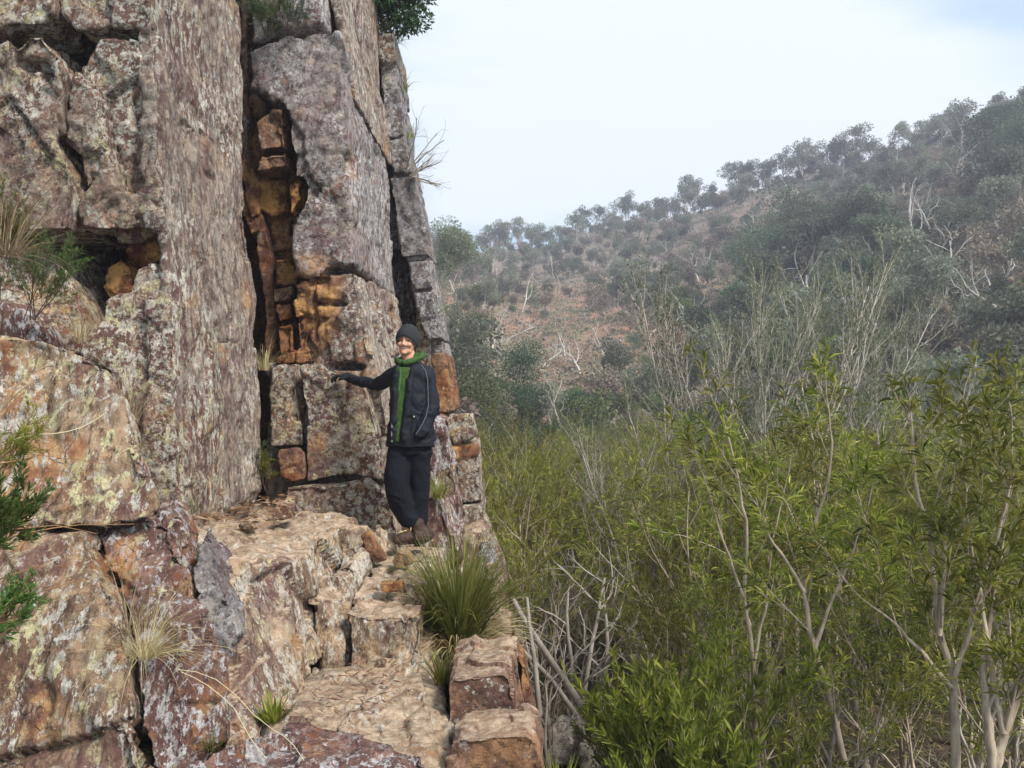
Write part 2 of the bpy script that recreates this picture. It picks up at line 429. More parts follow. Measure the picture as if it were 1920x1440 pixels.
rock('lintel_block', [([(136, 130, 5.0), (178, 68, 5.0), (282, 62, 5.0), (294, 200, 5.0), (300, 330, 5.0), (306, 428, 5.0), (240, 436, 5.0), (142, 428, 4.98),
     (140, 392, 4.98), (172, 350, 5), (146, 285, 5.0), (116, 258, 5.0), (126, 190, 5.0)], .9)], R_FACE, vox=.024, cs=(1.9, 5), big=.05, small=.03,
     dents=[((162, 310, 4.98), (.07, .4, .09), .12), ((250, 195, 5), (.06, .3, .12), .05)], **K)
rock('upper_block', [([(112, U, 5.0), (278, U, 5.0), (284, 54, 5.0), (204, 46, 5.0), (178, 58, 5.0), (140, 52, 5.0), (116, 24, 5.0)], .9)], R_FACE, vox=.026, **K)
rock('upper_block', [([(-260, U, 4.95), (88, U, 4.95), (96, 16, 4.95), (78, 46, 4.95), (40, 50, 4.95), (-260, 62, 4.95)], .9)], R_FACE, vox=.028, **K)
rock('hanging_block', [([(-260, 84, 4.9), (28, 80, 4.9), (52, 56, 4.9), (76, 60, 4.9), (104, 96, 4.9), (126, 138, 4.92), (120, 190, 4.95), (106, 262, 4.92), (122, 290, 4.92),
     (131, 312, 4.9), (130, 388, 4.9), (124, 432, 4.9), (-260, 438, 4.9)], .85)], R_FACE, vox=.024, cs=(1.7, 4.6), big=.06, small=.03,
     dents=[((50, 118, 4.9), (.12, .3, .04), .10), ((78, 138, 4.9), (.05, .3, .05), .10)], **K)
rock('wedge_block', [([(148, 282, 5.03), (184, 282, 5.03), (196, 300, 5.03), (188, 330, 5.03), (160, 352, 5.03), (150, 310, 5.03)], .3)], R_FACE, vox=.016, big=.02, small=.015, fb=.012, **K)
rock('side_block', [([(-260, 450, 5.0), (70, 450, 5.0), (104, 482, 5.02), (134, 545, 5.05), (158, 600, 5.05), (170, 660, 5.0), (-260, 720, 5.0)], .8)], R_FACE, vox=.028,
     fresh=[((110, 600, 5), (.3, .4, .25), .5)], **K)
rock('cave_back', [([(-260, U, 6.0), (230, U, 6.0), (245, 1000, 6.0), (-260, 1000, 6.0)], 2.0)], R_SHADE, vox=.07, big=.08, small=.0,
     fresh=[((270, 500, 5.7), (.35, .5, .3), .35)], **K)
for pr, vx in ((([(186, 545, 5.25), (196, 500, 5.25), (225, 478, 5.25), (246, 500, 5.25), (250, 545, 5.25), (220, 585, 5.25)], .4), .018),
               (([(232, 482, 5.35), (250, 448, 5.35), (285, 432, 5.35), (318, 440, 5.35), (322, 480, 5.35), (262, 505, 5.35)], .45), .018)):
    rock('fresh_boulder', [pr], R_RUST, vox=vx, big=.05, small=.025, fb=.02, cs=(2.6, 6), allfresh=.9, **K)
rock('knob_block', [([(244, 538, 5.05), (258, 506, 5.05), (284, 494, 5.05), (304, 512, 5.05), (318, 550, 5.0), (322, 585, 5.0), (240, 575, 5.0)], .4)], R_FACE, vox=.018, big=.04, small=.02, fb=.02, **K)
rock('lower_body', [([(188, 590, 4.95), (182, 562, 4.97), (215, 545, 5), (322, 566, 4.97), (326, 640, 4.95), (332, 800, 4.92), (338, 960, 4.9), (340, 1100, 4.9), (150, 1100, 4.75), (150, 640, 4.9)], .8)],
     R_FACE, vox=.026, fb=.04, big=.055, dents=[((250, 690, 4.9), (.06, .3, .5), .05)], stain=[((280, 690, 4.9), (.12, .4, .35), .8)], **K)

# --- gully between the buttresses
rock('recess_back', [([(x, y, 7.5) for x, y in [(470, 180), (560, 200), (575, 500), (600, 700), (500, 700), (500, 420), (480, 400)]], .4)], R_RUST, vox=.03, big=.05, small=.03, fb=.02, allfresh=.5, **K)
rock('gully_back', [([(430, U - 60, 7.9), (560, U - 60, 7.9), (590, 950, 7.9), (440, 1000, 7.9)], 1.0)], R_SHADE, vox=.06, big=.06, small=.03,
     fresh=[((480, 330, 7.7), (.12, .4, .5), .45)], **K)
flake = [((452, 300), (468, 296), (486, 350), (484, 400), (470, 410), (455, 360)), ((450, 345), (466, 352), (487, 432), (470, 440), (452, 395)),
         ((476, 395), (492, 400), (508, 470), (520, 600), (512, 690), (500, 680), (494, 560), (480, 470)),
         ((442, U - 60), (462, U - 60), (466, 60), (470, 190), (462, 300), (448, 300), (444, 60))]
for i, f in enumerate(flake):
    rock('flake', [([(x, y, 7.28 + .03 * i) for x, y in f], .5)], R_RUST if i != 3 else R_PURP, vox=.02, big=.02, small=.012, fb=.02, allfresh=.55 if i < 2 else .25, **K)
stack = [([(467, 176), (494, 174), (500, 205), (490, 222), (468, 218)], 7.32, .2), ([(480, 228), (512, 204), (531, 204), (536, 278), (486, 284)], 7.06, .12),
         ([(486, 290), (536, 283), (541, 312), (510, 318), (482, 320)], 7.08, .12), ([(484, 338), (538, 334), (543, 398), (510, 406), (486, 392)], 7.34, 1.),
         ([(541, 344), (566, 342), (562, 372), (548, 402), (542, 398)], 7.12, 1.), ([(508, 412), (548, 404), (542, 440), (552, 462), (512, 476)], 7.42, .35),
         ([(512, 484), (550, 480), (556, 534), (516, 536)], 7.32, .75), ([(512, 540), (546, 536), (546, 562), (514, 566)], 7.26, .15),
         ([(516, 572), (545, 566), (551, 600), (522, 606)], 7.2, .6), ([(516, 610), (550, 604), (553, 676), (520, 682)], 7.14, .9),
         ([(545, 566), (582, 540), (602, 560), (570, 592), (553, 600)], 7.1, 1.), ([(555, 603), (598, 580), (575, 640), (590, 682), (556, 680)], 7.12, .7),
         ([(560, 532), (600, 522), (612, 545), (585, 560), (560, 556)], 7.08, .7)]
for i, (f, D, fr) in enumerate(stack):
    rock('recess_block', [([(x, y, D) for x, y in f], .6)], R_RUST if fr > .3 else R_BLOCK, vox=.018, big=.03, small=.02, fb=.015, cs=(3, 7), allfresh=fr, **K)

# --- second buttress
rock('buttress', [([(466, 96, 7.0), (532, 68, 7.0), (610, 50, 7.0), (634, 62, 7.0), (642, 130, 7.0), (650, 210, 7.0), (656, 340, 7.0), (664, 500, 7.0), (612, 502, 7.0), (604, 520, 7), (558, 516, 7.0),
     (545, 470, 7.0), (546, 400, 7.0), (566, 372, 7.0), (566, 338, 7.0), (545, 334, 7.0), (540, 280, 7.0), (534, 204, 7.0), (512, 190, 7), (498, 172, 7.0), (466, 168, 7.0)], 2.5)],
     R_BUTT, vox=.034, big=.05, small=.02, fb=.035, fine=.012, cs=(1.5, 4), dents=[((652, 300, 7), (.06, .25, .10), .08), ((600, 285, 7), (.5, .2, .018), .03), ((680, 425, 7.6), (.2, .10, .10), .08)],
     fresh=[((590, 500, 7), (.2, .3, .12), .5)], **K)
rock('buttress_top', [([(466, -420, 7.05), (598, -420, 7.05), (602, -20, 7.05), (606, 42, 7.05), (530, 58, 7.05), (466, 84, 7.05)], 2.4)], R_BUTT, vox=.045, **K)
rock('bedding_slab', [([(616, -420, 7.3), (626, -420, 7.3), (636, 0, 7.3), (652, 60, 7.3), (662, 120, 7.32), (668, 190, 7.34), (656, 190, 7.34), (634, 60, 7.3), (618, 0, 7.3)], 2.3)], R_SIDE, vox=.032, big=.02, small=.01, fb=.03, **K)
rock('buttress_foot', [([(556, 510, 7.06), (664, 503, 7.04), (672, 540, 7.04), (690, 640, 7.02), (712, 720, 7.0), (735, 830, 7.0), (760, 960, 7.0), (775, 1100, 7.0), (500, 1100, 7.1), (500, 690, 7.2), (560, 680, 7.2)], 2.45)],
     R_SIDE, vox=.03, big=.04, small=.03, fb=.03, cs=(2.2, 5), tilt=.5, rib=.01, dents=[((636, 505, 7.05), (.28, .3, .035), .14), ((575, 525, 7.06), (.2, .3, .035), .12), ((590, 575, 7.06), (.02, .3, .35), .07),
     ((620, 570, 7.06), (.16, .3, .03), .08), ((645, 688, 7.0), (.13, .35, .035), .25)],
     fresh=[((590, 590, 7.06), (.24, .4, .38), .85), ((650, 720, 7.06), (.2, .3, .1), .3)], stain=[((630, 640, 7.05), (.16, .3, .22), .9), ((655, 570, 7.05), (.10, .3, .2), .7)], **K)
rock('standing_block', [([(505, 690, 6.95), (556, 680, 6.95), (559, 740, 6.95), (570, 790, 6.95), (572, 838, 6.95), (520, 838, 6.95), (506, 840, 6.95)], .6)], R_FACE, vox=.022, big=.03, small=.02, fb=.02, **K)
rock('small_block', [([(518, 846, 6.85), (560, 838, 6.85), (573, 850, 6.85), (574, 898, 6.85), (546, 904, 6.85), (520, 888, 6.85)], .5)], R_RUST, vox=.02, big=.04, small=.02, fb=.02, tilt=.7, **K)
rock('large_block', [([(562, 684, 6.86), (600, 682, 6.86), (632, 697, 6.86), (672, 706, 6.86), (692, 740, 6.86), (706, 800, 6.86), (716, 850, 6.86), (728, 905, 6.86), (660, 892, 6.86), (575, 904, 6.86), (573, 800, 6.86), (564, 745, 6.86)], .9)],
     R_FACE, vox=.024, big=.02, small=.02, fb=.02, tilt=.2, stain=[((605, 745, 6.86), (.2, .4, .22), 1), ((620, 860, 6.86), (.2, .4, .12), .5)], fresh=[((600, 850, 6.86), (.2, .3, .15), .35)], **K)
rock('base_block', [([(536, 914, 6.72), (600, 906, 6.72), (688, 896, 6.72), (722, 925, 6.72), (742, 965, 6.72), (756, 1030, 6.72), (760, 1110, 6.72), (500, 1110, 6.72)], 1.0)], R_FACE, vox=.028, big=.05, small=.03, **K)

# --- third buttress: thin columns behind, the skyline of the cliff
cols = [([(668, 78), (686, 74), (690, 92), (672, 98)], 9.7, R_GREY), ([(672, 102), (690, 94), (700, 130), (712, 200), (720, 236), (694, 240), (684, 160)], 9.7, R_GREY),
        ([(694, 262), (724, 258), (740, 330), (750, 420), (756, 470), (722, 470), (708, 360)], 9.75, R_GREY),
        ([(706, 62), (738, 60), (741, 88), (742, 112), (724, 120), (708, 112)], 9.5, R_FACE), ([(716, 124), (745, 122), (748, 156), (718, 160)], 9.62, R_GREY),
        ([(716, 164), (749, 160), (757, 206), (756, 252), (734, 260), (722, 250)], 9.52, R_GREY), ([(728, 264), (758, 256), (768, 300), (774, 326), (736, 326)], 9.52, R_GREY),
        ([(728, 330), (775, 330), (788, 380), (800, 430), (806, 480), (750, 484), (738, 400)], 9.5, R_GREY),
        ([(762, 488), (806, 484), (812, 540), (778, 545), (768, 530)], 9.45, R_GREY),
        ([(776, 548), (813, 544), (822, 590), (832, 636), (800, 640), (784, 600)], 9.3, R_GREY),
        ([(808, 664), (836, 660), (846, 720), (852, 772), (812, 776), (812, 720)], 9.1, R_RUST),
        ([(780, 560), (806, 600), (812, 700), (812, 790), (770, 790), (775, 640)], 9.5, R_FACE)]
for i, (f, D, mm) in enumerate(cols):
    rock('column_block', [([(x, y, D) for x, y in f], 1.1)], mm, vox=.03, big=.018, small=.012, fb=.012, tilt=.2, fine=.004, allfresh=0, **K)
rock('column_back', [([(640, -420, 10.1), (664, -420, 10.1), (684, 60, 10.1), (716, 120, 10.1), (730, 250, 10.1), (764, 430, 10.1), (790, 640, 10.1), (806, 800, 10.1), (806, 1100, 10.1), (600, 1100, 10.1)], 1.2)],
     R_PURP, vox=.06, big=.04, small=.03, **K)
rock('capstone', [([(836, 780, 8.35), (884, 776, 8.35), (893, 818, 8.35), (852, 832, 8.35), (838, 815, 8.35)], .7)], R_FACE, vox=.026, big=.04, small=.02, **K)
rock('pillar_block', [([(848, 838, 8.4), (894, 828, 8.4), (900, 885, 8.4), (905, 940, 8.4), (868, 944, 8.4), (852, 900, 8.4)], .8)], R_FACE, vox=.026, big=.03, small=.02, fresh=[((872, 848, 8.4), (.2, .3, .08), 1)], **K)
rock('pillar_block', [([(866, 948, 8.35), (906, 944, 8.35), (908, 990, 8.35), (914, 1060, 8.35), (866, 1060, 8.35)], .8)], R_FACE, vox=.026, big=.03, small=.02, **K)
rock('gap_block', [([(806, 782, 8.0), (836, 800, 8.0), (850, 880, 8.0), (864, 950, 8.0), (862, 1100, 8.0), (790, 1100, 8.0), (800, 900, 8)], 1.5)], R_PURP, vox=.034, big=.04, small=.03, allfresh=0, **K)
rock('foot_block', [([(790, 935, 7.2), (822, 925, 7.2), (836, 960, 7.2), (858, 1010, 7.2), (866, 1100, 7.2), (780, 1100, 7.2)], .9)], R_PURP, vox=.028, big=.04, small=.02, **K)
rock('foot_block', [([(856, 1008, 7.8), (905, 992, 7.8), (920, 1030, 7.8), (945, 1110, 7.8), (960, 1250, 7.8), (850, 1250, 7.8)], 1.2)], R_STEP, vox=.04, big=.05, small=.02, **K)
rock('column_slab', [([(706, 60, 9.6), (738, 60, 9.6), (746, 160, 9.6), (756, 250, 9.6), (774, 330, 9.6), (805, 480, 9.6), (832, 640, 9.6), (850, 775, 9.6), (815, 790, 9.6), (790, 640, 9.6), (745, 420, 9.6), (722, 260, 9.6)], 1.0)], R_BUTT, vox=.036, big=.02, small=.015, fb=.015, tilt=.2, **K)
rock('column_slab', [([(850, 836, 8.5), (890, 830, 8.5), (906, 990, 8.5), (906, 1060, 8.5), (850, 1060, 8.5)], .6)], R_BUTT, vox=.04, big=.02, small=.015, fb=.015, **K)
# cliff mass behind everything
rock('cliff_core', [([(-900, -500, 8.2), (540, -500, 8.2), (620, 1100, 8.2), (-900, 1100, 8.2)], 3.5), ([(-900, -400, 5.9), (215, -400, 5.9), (215, 1000, 5.9), (-900, 1000, 5.9)], 2.5)], R_PURP, vox=.16, big=.1, small=0, **K)

# ------------------------------------------------------------------ ledge, treads and steps (bedrock under foot)
steps = empty('rock_steps', P(600, 1250, 4.6), kind='structure')
K = dict(parent=steps)
rock('ledge', [([(330, 955, 5.4), (345, 990, 4.7), (362, 1040, 4.15), (410, 1056, 4.05), (452, 1062, 4.1), (535, 1054, 4.5), (572, 1040, 4.9), (622, 992, 5.7), (690, 985, 6.1), (735, 1002, 6.4), (740, 985, 7.3), (540, 935, 7.4), (430, 945, 7.2), (330, 930, 6.4)],
      [(300, 1200, 5.4), (330, 1300, 4.3), (380, 1480, 3.3), (420, 1440, 3.35), (480, 1400, 3.5), (562, 1310, 4.0), (590, 1275, 4.35), (640, 1150, 5.3), (690, 1100, 6.0), (748, 1090, 6.3), (760, 1100, 7.3), (540, 1150, 7.4), (430, 1150, 7.2), (330, 1150, 6.4)])],
     R_STEP, vox=.022, rib=.035, big=.04, small=.025, fb=.05, fine=.018, dents=[((510, 945, 6.6), (.2, .5, .1), .06), ((410, 1020, 4.6), (.25, .2, .06), .05)],
     stain=[((530, 1110, 4.4), (.12, .3, .3), .9), ((470, 1230, 3.8), (.15, .4, .3), .7)], **K)
rock('ledge_rib', [([(575, 1112, 4.75), (600, 1085, 4.9), (640, 1080, 5.0), (650, 1120, 4.85), (652, 1240, 4.65), (640, 1330, 4.6), (590, 1330, 4.6)], .8)], R_STEP, vox=.02, big=.03, small=.02, fb=.025, **K)
rock('ledge_rib', [([(640, 1055, 5.3), (672, 1020, 5.5), (695, 1040, 5.5), (692, 1120, 5.3), (650, 1140, 5.2)], .8)], R_STEP, vox=.02, big=.03, small=.02, fb=.025, **K)
rock('tread', [([(440, 1440, 3.45), (500, 1330, 3.95), (545, 1275, 4.35), (590, 1236, 4.9), (750, 1222, 4.9), (785, 1222, 4.85), (800, 1300, 4.2), (822, 1400, 3.62), (700, 1440, 3.4)], (0, 0, -.6))], R_STEP, vox=.022, big=.02, small=.02, fb=.03, tilt=.2, **K)
rock('tread', [([(648, 1148, 4.7), (690, 1155, 4.66), (750, 1158, 4.66), (792, 1150, 4.7), (800, 1085, 5.4), (680, 1080, 5.4)], [(652, 1290, 4.62), (690, 1292, 4.6), (750, 1290, 4.6), (795, 1290, 4.6), (800, 1200, 5.4), (680, 1200, 5.4)])], R_STEP, vox=.02, big=.04, small=.025, fb=.03, cs=(2.4, 6), **K)
rock('tread', [([(686, 1102, 5.1), (745, 1094, 5.12), (798, 1090, 5.15), (806, 1048, 6.0), (830, 1029, 6.7), (860, 1023, 7.6), (700, 1016, 7.6), (690, 1048, 5.8)], (0, -.03, -.55))], R_STEP, vox=.02, big=.03, small=.02, fb=.03, **K)
rock('near_hump', [([(300, 1455, 2.95), (400, 1398, 3.15), (480, 1368, 3.3), (560, 1350, 3.42), (640, 1360, 3.42), (720, 1385, 3.35), (800, 1412, 3.25), (860, 1500, 2.95), (900, 1700, 2.4), (300, 1700, 2.4)], (0, .0, -.9))], R_PURP, vox=.018, big=.04, small=.02, fb=.045, **K)
rock('dipping_slab', [([(585, 1398, 3.5), (650, 1335, 3.92), (700, 1275, 4.38), (742, 1228, 4.76), (785, 1222, 4.78), (812, 1250, 4.66), (830, 1325, 4.15), (842, 1392, 3.76), (856, 1470, 3.4), (700, 1560, 3.1), (600, 1500, 3.2)], (.12, -.12, -.9)),
      ([(752, 1226, 4.78), (775, 1216, 4.78), (808, 1226, 4.76), (822, 1330, 4.7), (752, 1330, 4.7)], [(768, 1046, 6.2), (785, 1040, 6.2), (806, 1044, 6.2), (826, 1110, 6.2), (768, 1120, 6.2)])],
     R_STEP, vox=.022, rib=.022, big=.03, small=.02, fb=.04, fine=.02, stain=[((690, 1380, 3.7), (.12, .4, .2), .9)], **K)
rock('rock_apron', [([(860, 1180, 6), (935, 1170, 6.0), (1000, 1320, 6.0), (1030, 1500, 6), (860, 1500, 6.0)], [(850, 1040, 9.5), (915, 1030, 9.5), (960, 1150, 9.5), (990, 1300, 9.5), (850, 1300, 9.5)])], R_BLOCK, vox=.04, big=.05, small=.03, **K)

# ------------------------------------------------------------------ boulders and blocks that stand free
rock('boulder', [([(-170, 640, 4.25), (0, 626, 4.25), (80, 634, 4.2), (165, 660, 4.2), (212, 705, 4.15), (248, 785, 4.05), (276, 872, 3.95), (302, 958, 3.85), (250, 978, 3.82), (150, 990, 3.8), (60, 992, 3.8), (-170, 1000, 3.8)], (-.42, .75, .02))],
     R_BOUL, vox=.02, big=.05, small=.02, fb=.05, fine=.014, cs=(1.2, 4), tilt=.25, rib=.012, label='big rounded lichen-crusted boulder on the left, resting under the cliff above the split slabs', cat='boulder')
rock('boulder', [([(-170, 560, 4.75), (10, 570, 4.75), (52, 590, 4.75), (78, 640, 4.75), (70, 700, 4.7), (-170, 700, 4.7)], .5)], R_PURP, vox=.024, big=.04, small=.02,
     label='pinkish low boulder wedged behind the big rounded boulder at the left edge', cat='boulder')
rock('boulder', [([(-170, 1010, 3.72), (60, 1006, 3.75), (150, 1003, 3.75), (166, 1034, 3.68), (198, 1092, 3.55), (226, 1150, 3.45), (238, 1230, 3.35), (244, 1320, 3.25), (262, 1420, 3.15), (300, 1480, 3.1), (300, 1750, 2.9), (-170, 1750, 2.9)], (-.32, .8, .0))],
     R_BOUL, vox=.018, rib=.02, big=.05, small=.025, fb=.05, fine=.014, cs=(1.3, 4.5), fresh=[((60, 1350, 3.2), (.15, .3, .12), .5)], label='massive stained slab at the bottom left corner, left of the dark diagonal crack', cat='boulder')
rock('boulder', [([(176, 1004, 3.86), (215, 986, 3.9), (262, 968, 3.95), (305, 962, 3.95), (328, 985, 3.9), (348, 1050, 3.8), (372, 1120, 3.7), (402, 1180, 3.6), (412, 1240, 3.5), (420, 1400, 3.35), (330, 1500, 3.25), (262, 1380, 3.32), (256, 1250, 3.5), (245, 1150, 3.62), (210, 1070, 3.75), (186, 1040, 3.8)], (-.12, .5, .0))],
     R_PURP, vox=.018, rib=.022, big=.03, small=.02, fb=.045, fine=.016, fresh=[((225, 1080, 3.8), (.10, .4, .2), .6)], label='tilted maroon slab with white lichen streaks just right of the dark diagonal crack', cat='boulder')
rock('boulder', [([(352, 1062, 3.84), (374, 1018, 3.9), (392, 1040, 3.88), (416, 1085, 3.8), (440, 1150, 3.7), (452, 1205, 3.6), (440, 1235, 3.58), (400, 1245, 3.58), (384, 1180, 3.66)], (-.1, .4, .0))],
     R_GREY, vox=.016, rib=.015, big=.02, small=.015, fb=.035, fine=.016, label='bluish grey slab leaning on the maroon slab below the sandy ledge', cat='boulder')
rock('stone_block', [([(838, 1396, 3.5), (858, 1384, 3.5), (985, 1378, 3.5), (1004, 1392, 3.5), (1016, 1440, 3.48), (1030, 1620, 3.45), (832, 1620, 3.45)], (0.02, .42, -.03))],
     R_BLOCK, vox=.015, big=.03, small=.012, fb=.025, fresh=[((940, 1420, 3.5), (.2, .3, .1), .35)], label='lowest and nearest square brown block at the bottom edge, with a sandy flat top', cat='rock')
rock('stone_block', [([(838, 1284, 4.0), (850, 1272, 4.0), (945, 1262, 4.0), (958, 1274, 4.0), (970, 1345, 4.0), (980, 1480, 4.0), (842, 1480, 4.0)], (0, .36, 0.0))],
     R_BLOCK, vox=.016, big=.025, small=.012, fb=.02, label='middle squared brown block, behind the nearest block of the right-hand stair', cat='rock')
rock('stone_block', [([(842, 1240, 4.42), (880, 1225, 4.42), (905, 1232, 4.42), (950, 1222, 4.42), (968, 1228, 4.42), (985, 1330, 4.42), (992, 1450, 4.4), (848, 1450, 4.4)], (0.02, .42, .0))],
     R_BLOCK, vox=.018, big=.035, small=.02, fb=.02, label='highest brown block of the right-hand stair, right below the green tussock', cat='rock')
rock('stone_block', [([(972, 1240, 4.5), (992, 1250, 4.5), (1010, 1350, 4.5), (1022, 1480, 4.5), (985, 1480, 4.5)], (-.05, .5, .05))],
     R_RUST, vox=.02, big=.03, small=.02, fb=.02, allfresh=.4, label='thin orange-brown rock leaf standing at the right side of the block stair', cat='rock')
for i, (f, D, bk, mm, lb) in enumerate([
    ([(905, 1190), (940, 1172), (962, 1185), (965, 1215), (940, 1225), (908, 1300)], 5.3, .5, R_BLOCK, 'brown rock with a sharp edge behind the tussock, above the block stair'),
    ([(906, 1085), (930, 1080), (948, 1170), (952, 1200), (910, 1200)], 5.9, .5, R_STEP, 'narrow orange-topped rock upright at the right of the tussock'),
    ([(895, 1042), (918, 1040), (930, 1085), (930, 1200), (896, 1200)], 6.5, .6, R_GREY, 'grey narrow rock at the right of the path, past the tussock')]):
    rock('stone_block', [([(x, y, D) for x, y in f], bk)], mm, vox=.022, big=.03, small=.015, fb=.02, label=lb, cat='rock')
# loose stones on the path
for f, D, bk, mm, fr, lb in [
    ([(710, 1096), (754, 1092), (758, 1108), (716, 1113)], 4.95, .10, R_RUST, .55, 'small orange brick-like loose stone lying on the middle step'),
    ([(733, 1052), (748, 1036), (764, 1040), (772, 1056), (766, 1066), (738, 1066)], 5.55, .16, R_BLOCK, .2, 'fist-high brown stone in front of the boots of the man'),
    ([(676, 1005), (690, 998), (712, 1036), (722, 1052), (706, 1058), (688, 1040)], 5.6, .14, R_RUST, .1, 'dark brown stone plate leaning on the ledge left of the boots'),
    ([(446, 985), (466, 975), (480, 992), (472, 1000), (450, 998)], 5.2, .1, R_STEP, 0, 'pale flat chip of stone lying on the sandy ledge'),
    ([(505, 960), (520, 945), (545, 950), (550, 972), (512, 976)], 5.8, .2, R_BLOCK, 0, 'brown lump of rock on the back of the sandy ledge')]:
    rock('loose_stone', [([(x, y, D) for x, y in f], bk)], mm, vox=.01, big=.015, small=.006, fb=.006, fine=.002, cs=(5, 12), allfresh=fr, label=lb, cat='stone')
# ------------------------------------------------------------------ terrain: creek flat and the far hillside
ZV = CZ - 3.3
def itp(x, xs, ys): return np.interp(x, xs, ys)
def terrain_z(X, Y):
    X = np.asarray(X, float); Y = np.asarray(Y, float)
    Yc = np.maximum(Y, 1.0); px = 960 + F * X / Yc; px = np.clip(px, 500, 2700)
    Rb = itp(px, [500, 700, 860, 960, 1250, 1500, 1750, 1920, 2700], [11, 14, 26, 42, 44, 40, 30, 25, 13])
    Rr = itp(px, [500, 700, 860, 1240, 1600, 1920, 2700], [140, 150, 190, 170, 140, 115, 80])
    H = itp(px, [500, 700, 860, 1000, 1240, 1420, 1600, 1780, 1920, 2700], [30, 30, 30.5, 30.5, 34.5, 37.3, 38.5, 39, 39.5, 35])
    t = (Yc - Rb) / (Rr - Rb); tc = np.clip(t, 0, 1)
    z = ZV + (H + CZ - ZV) * (tc ** 1.04)
    z = z - np.clip(t - 1, 0, 1) * 8
    Q = np.stack([X * .05, Y * .05, X * 0], 1) if X.ndim == 1 else None
    if Q is not None:
        k = np.clip(tc * 5, 0, 1)
        z = z + k * fbm(Q, 4, 3) * 2.2 + fbm(Q * 9, 3, 5) * (.12 + .35 * k)
    # talus rising to the foot of the cliff
    edge = -0.55 + .0 * Yc
    s = np.clip((0.9 - (X - edge)) / 1.3, 0, 1) * np.clip((13 - Y) / 3, 0, 1)
    z = np.maximum(z, z + s * s * 1.5)
    return z
def tz(x, y): return float(terrain_z(np.array([x]), np.array([y]))[0])

# graded grid in (photo column, depth) so that near ground is fine and the sheet reaches past the ridge
ys = np.concatenate([np.linspace(-6, 1, 8), np.geomspace(1.3, 235, 320)])
us = np.linspace(-1, 1, 300)
xs_f = lambda y: (6 + .95 * max(y, 1.0))
G = np.array([[u * xs_f(y), y] for y in ys for u in us])
Z = terrain_z(G[:, 0], G[:, 1])
nx = len(us); i = np.arange((len(ys) - 1) * nx); i = i[(i % nx) != nx - 1]
Q4 = np.stack([i, i + 1, i + nx + 1, i + nx], 1)
gm = M('hillside_soil', .95)
p = gm.pos()
c = gm.mix(gm.rng(gm.noise(p, .09, 5, .65), .44, .56), (.48, .25, .17), (.30, .25, .15))
c = gm.mix(gm.rng(gm.noise(p, .5, 6, .7), .46, .60), c, (.36, .23, .155))
c = gm.mix(gm.rng(gm.noise(p, 1.3, 6, .75), .55, .62), c, (.40, .31, .23))
c = gm.mix(gm.rng(gm.noise(p, 2.2, 5, .75), .56, .66), c, (.11, .09, .06))
sp = gm.node('ShaderNodeSeparateXYZ'); gm.L(p, sp.inputs[0])
near = gm.rng(sp.outputs['Y'], 22, 46, 0, 1)
lit = gm.mix(gm.rng(gm.noise(p, 5, 6, .75), .42, .6), (.085, .06, .038), (.17, .125, .08))
lit = gm.mix(gm.rng(gm.noise(p, 1.2, 5, .7), .48, .58), lit, (.06, .075, .025))
c = gm.mix(near, lit, c)
c = gm.mix(gm.rng(sp.outputs['Z'], 9, 20, 0, .75), c, gm.mix(gm.rng(gm.noise(p, .6, 6, .75), .42, .6), (.20, .18, .155), (.30, .24, .205)))
gm.L(c, gm.b.inputs['Base Color']); gm.L(gm.bump(gm.noise(p, 1.5, 8, .8), .9, .6), gm.b.inputs['Normal'])
ground = link('ground', mesh_np('ground', np.column_stack([G, Z]), Q4, True), gm.m); tag(ground, kind='structure')

# ------------------------------------------------------------------ foliage and bark materials
L_NEAR = leaf_mat('willow_leaf', [(.055, .080, .010), (.16, .195, .020), (.37, .37, .06), (.34, .26, .07)], .45)
L_BRIGHT = leaf_mat('bright_shrub_leaf', [(.06, .080, .012), (.165, .185, .022), (.37, .35, .06)], .45)
L_OLIVE = leaf_mat('olive_needle', [(.12, .135, .018), (.26, .265, .04), (.46, .43, .11)], .45)
L_GREY = leaf_mat('grey_green_leaf', [(.085, .105, .05), (.15, .17, .08), (.25, .26, .13)], .3)
L_DARK = leaf_mat('dark_gum_leaf', [(.025, .055, .022), (.05, .09, .035), (.10, .14, .06)], .3)
L_HILL = leaf_mat('hill_gum_leaf', [(.14, .16, .105), (.22, .235, .165), (.33, .32, .24)], .35, .8)
L_HILL2 = leaf_mat('hill_brown_scrub_leaf', [(.19, .155, .125), (.27, .215, .17), (.35, .285, .23)], .2, .8)
L_HILL3 = leaf_mat('hill_green_scrub_leaf', [(.08, .11, .035), (.14, .175, .06), (.22, .24, .10)], .2, .8)
L_FERN = leaf_mat('fern_leaf', [(.045, .095, .02), (.09, .16, .035), (.20, .25, .07)], .4)
L_TUSS = leaf_mat('tussock_blade', [(.08, .12, .02), (.20, .24, .04), (.48, .43, .15)], .35)
L_STRAW = leaf_mat('straw_blade', [(.30, .23, .11), (.46, .37, .20), (.58, .50, .32)], .3)
L_DRY = leaf_mat('dry_litter', [(.13, .07, .045), (.27, .16, .10), (.44, .33, .23)], .2)
B_PALE = bark_mat('pale_bark', (.48, .395, .30), (.30, .235, .17))
B_WHITE = bark_mat('white_bark', (.62, .58, .52), (.42, .38, .33), 8)
B_GREY = bark_mat('grey_bark', (.44, .40, .35), (.26, .22, .18), 12)
B_DARKB = bark_mat('dark_bark', (.10, .07, .05), (.055, .04, .03))
B_REDTW = bark_mat('orange_twig', (.34, .19, .09), (.22, .12, .06), 60)

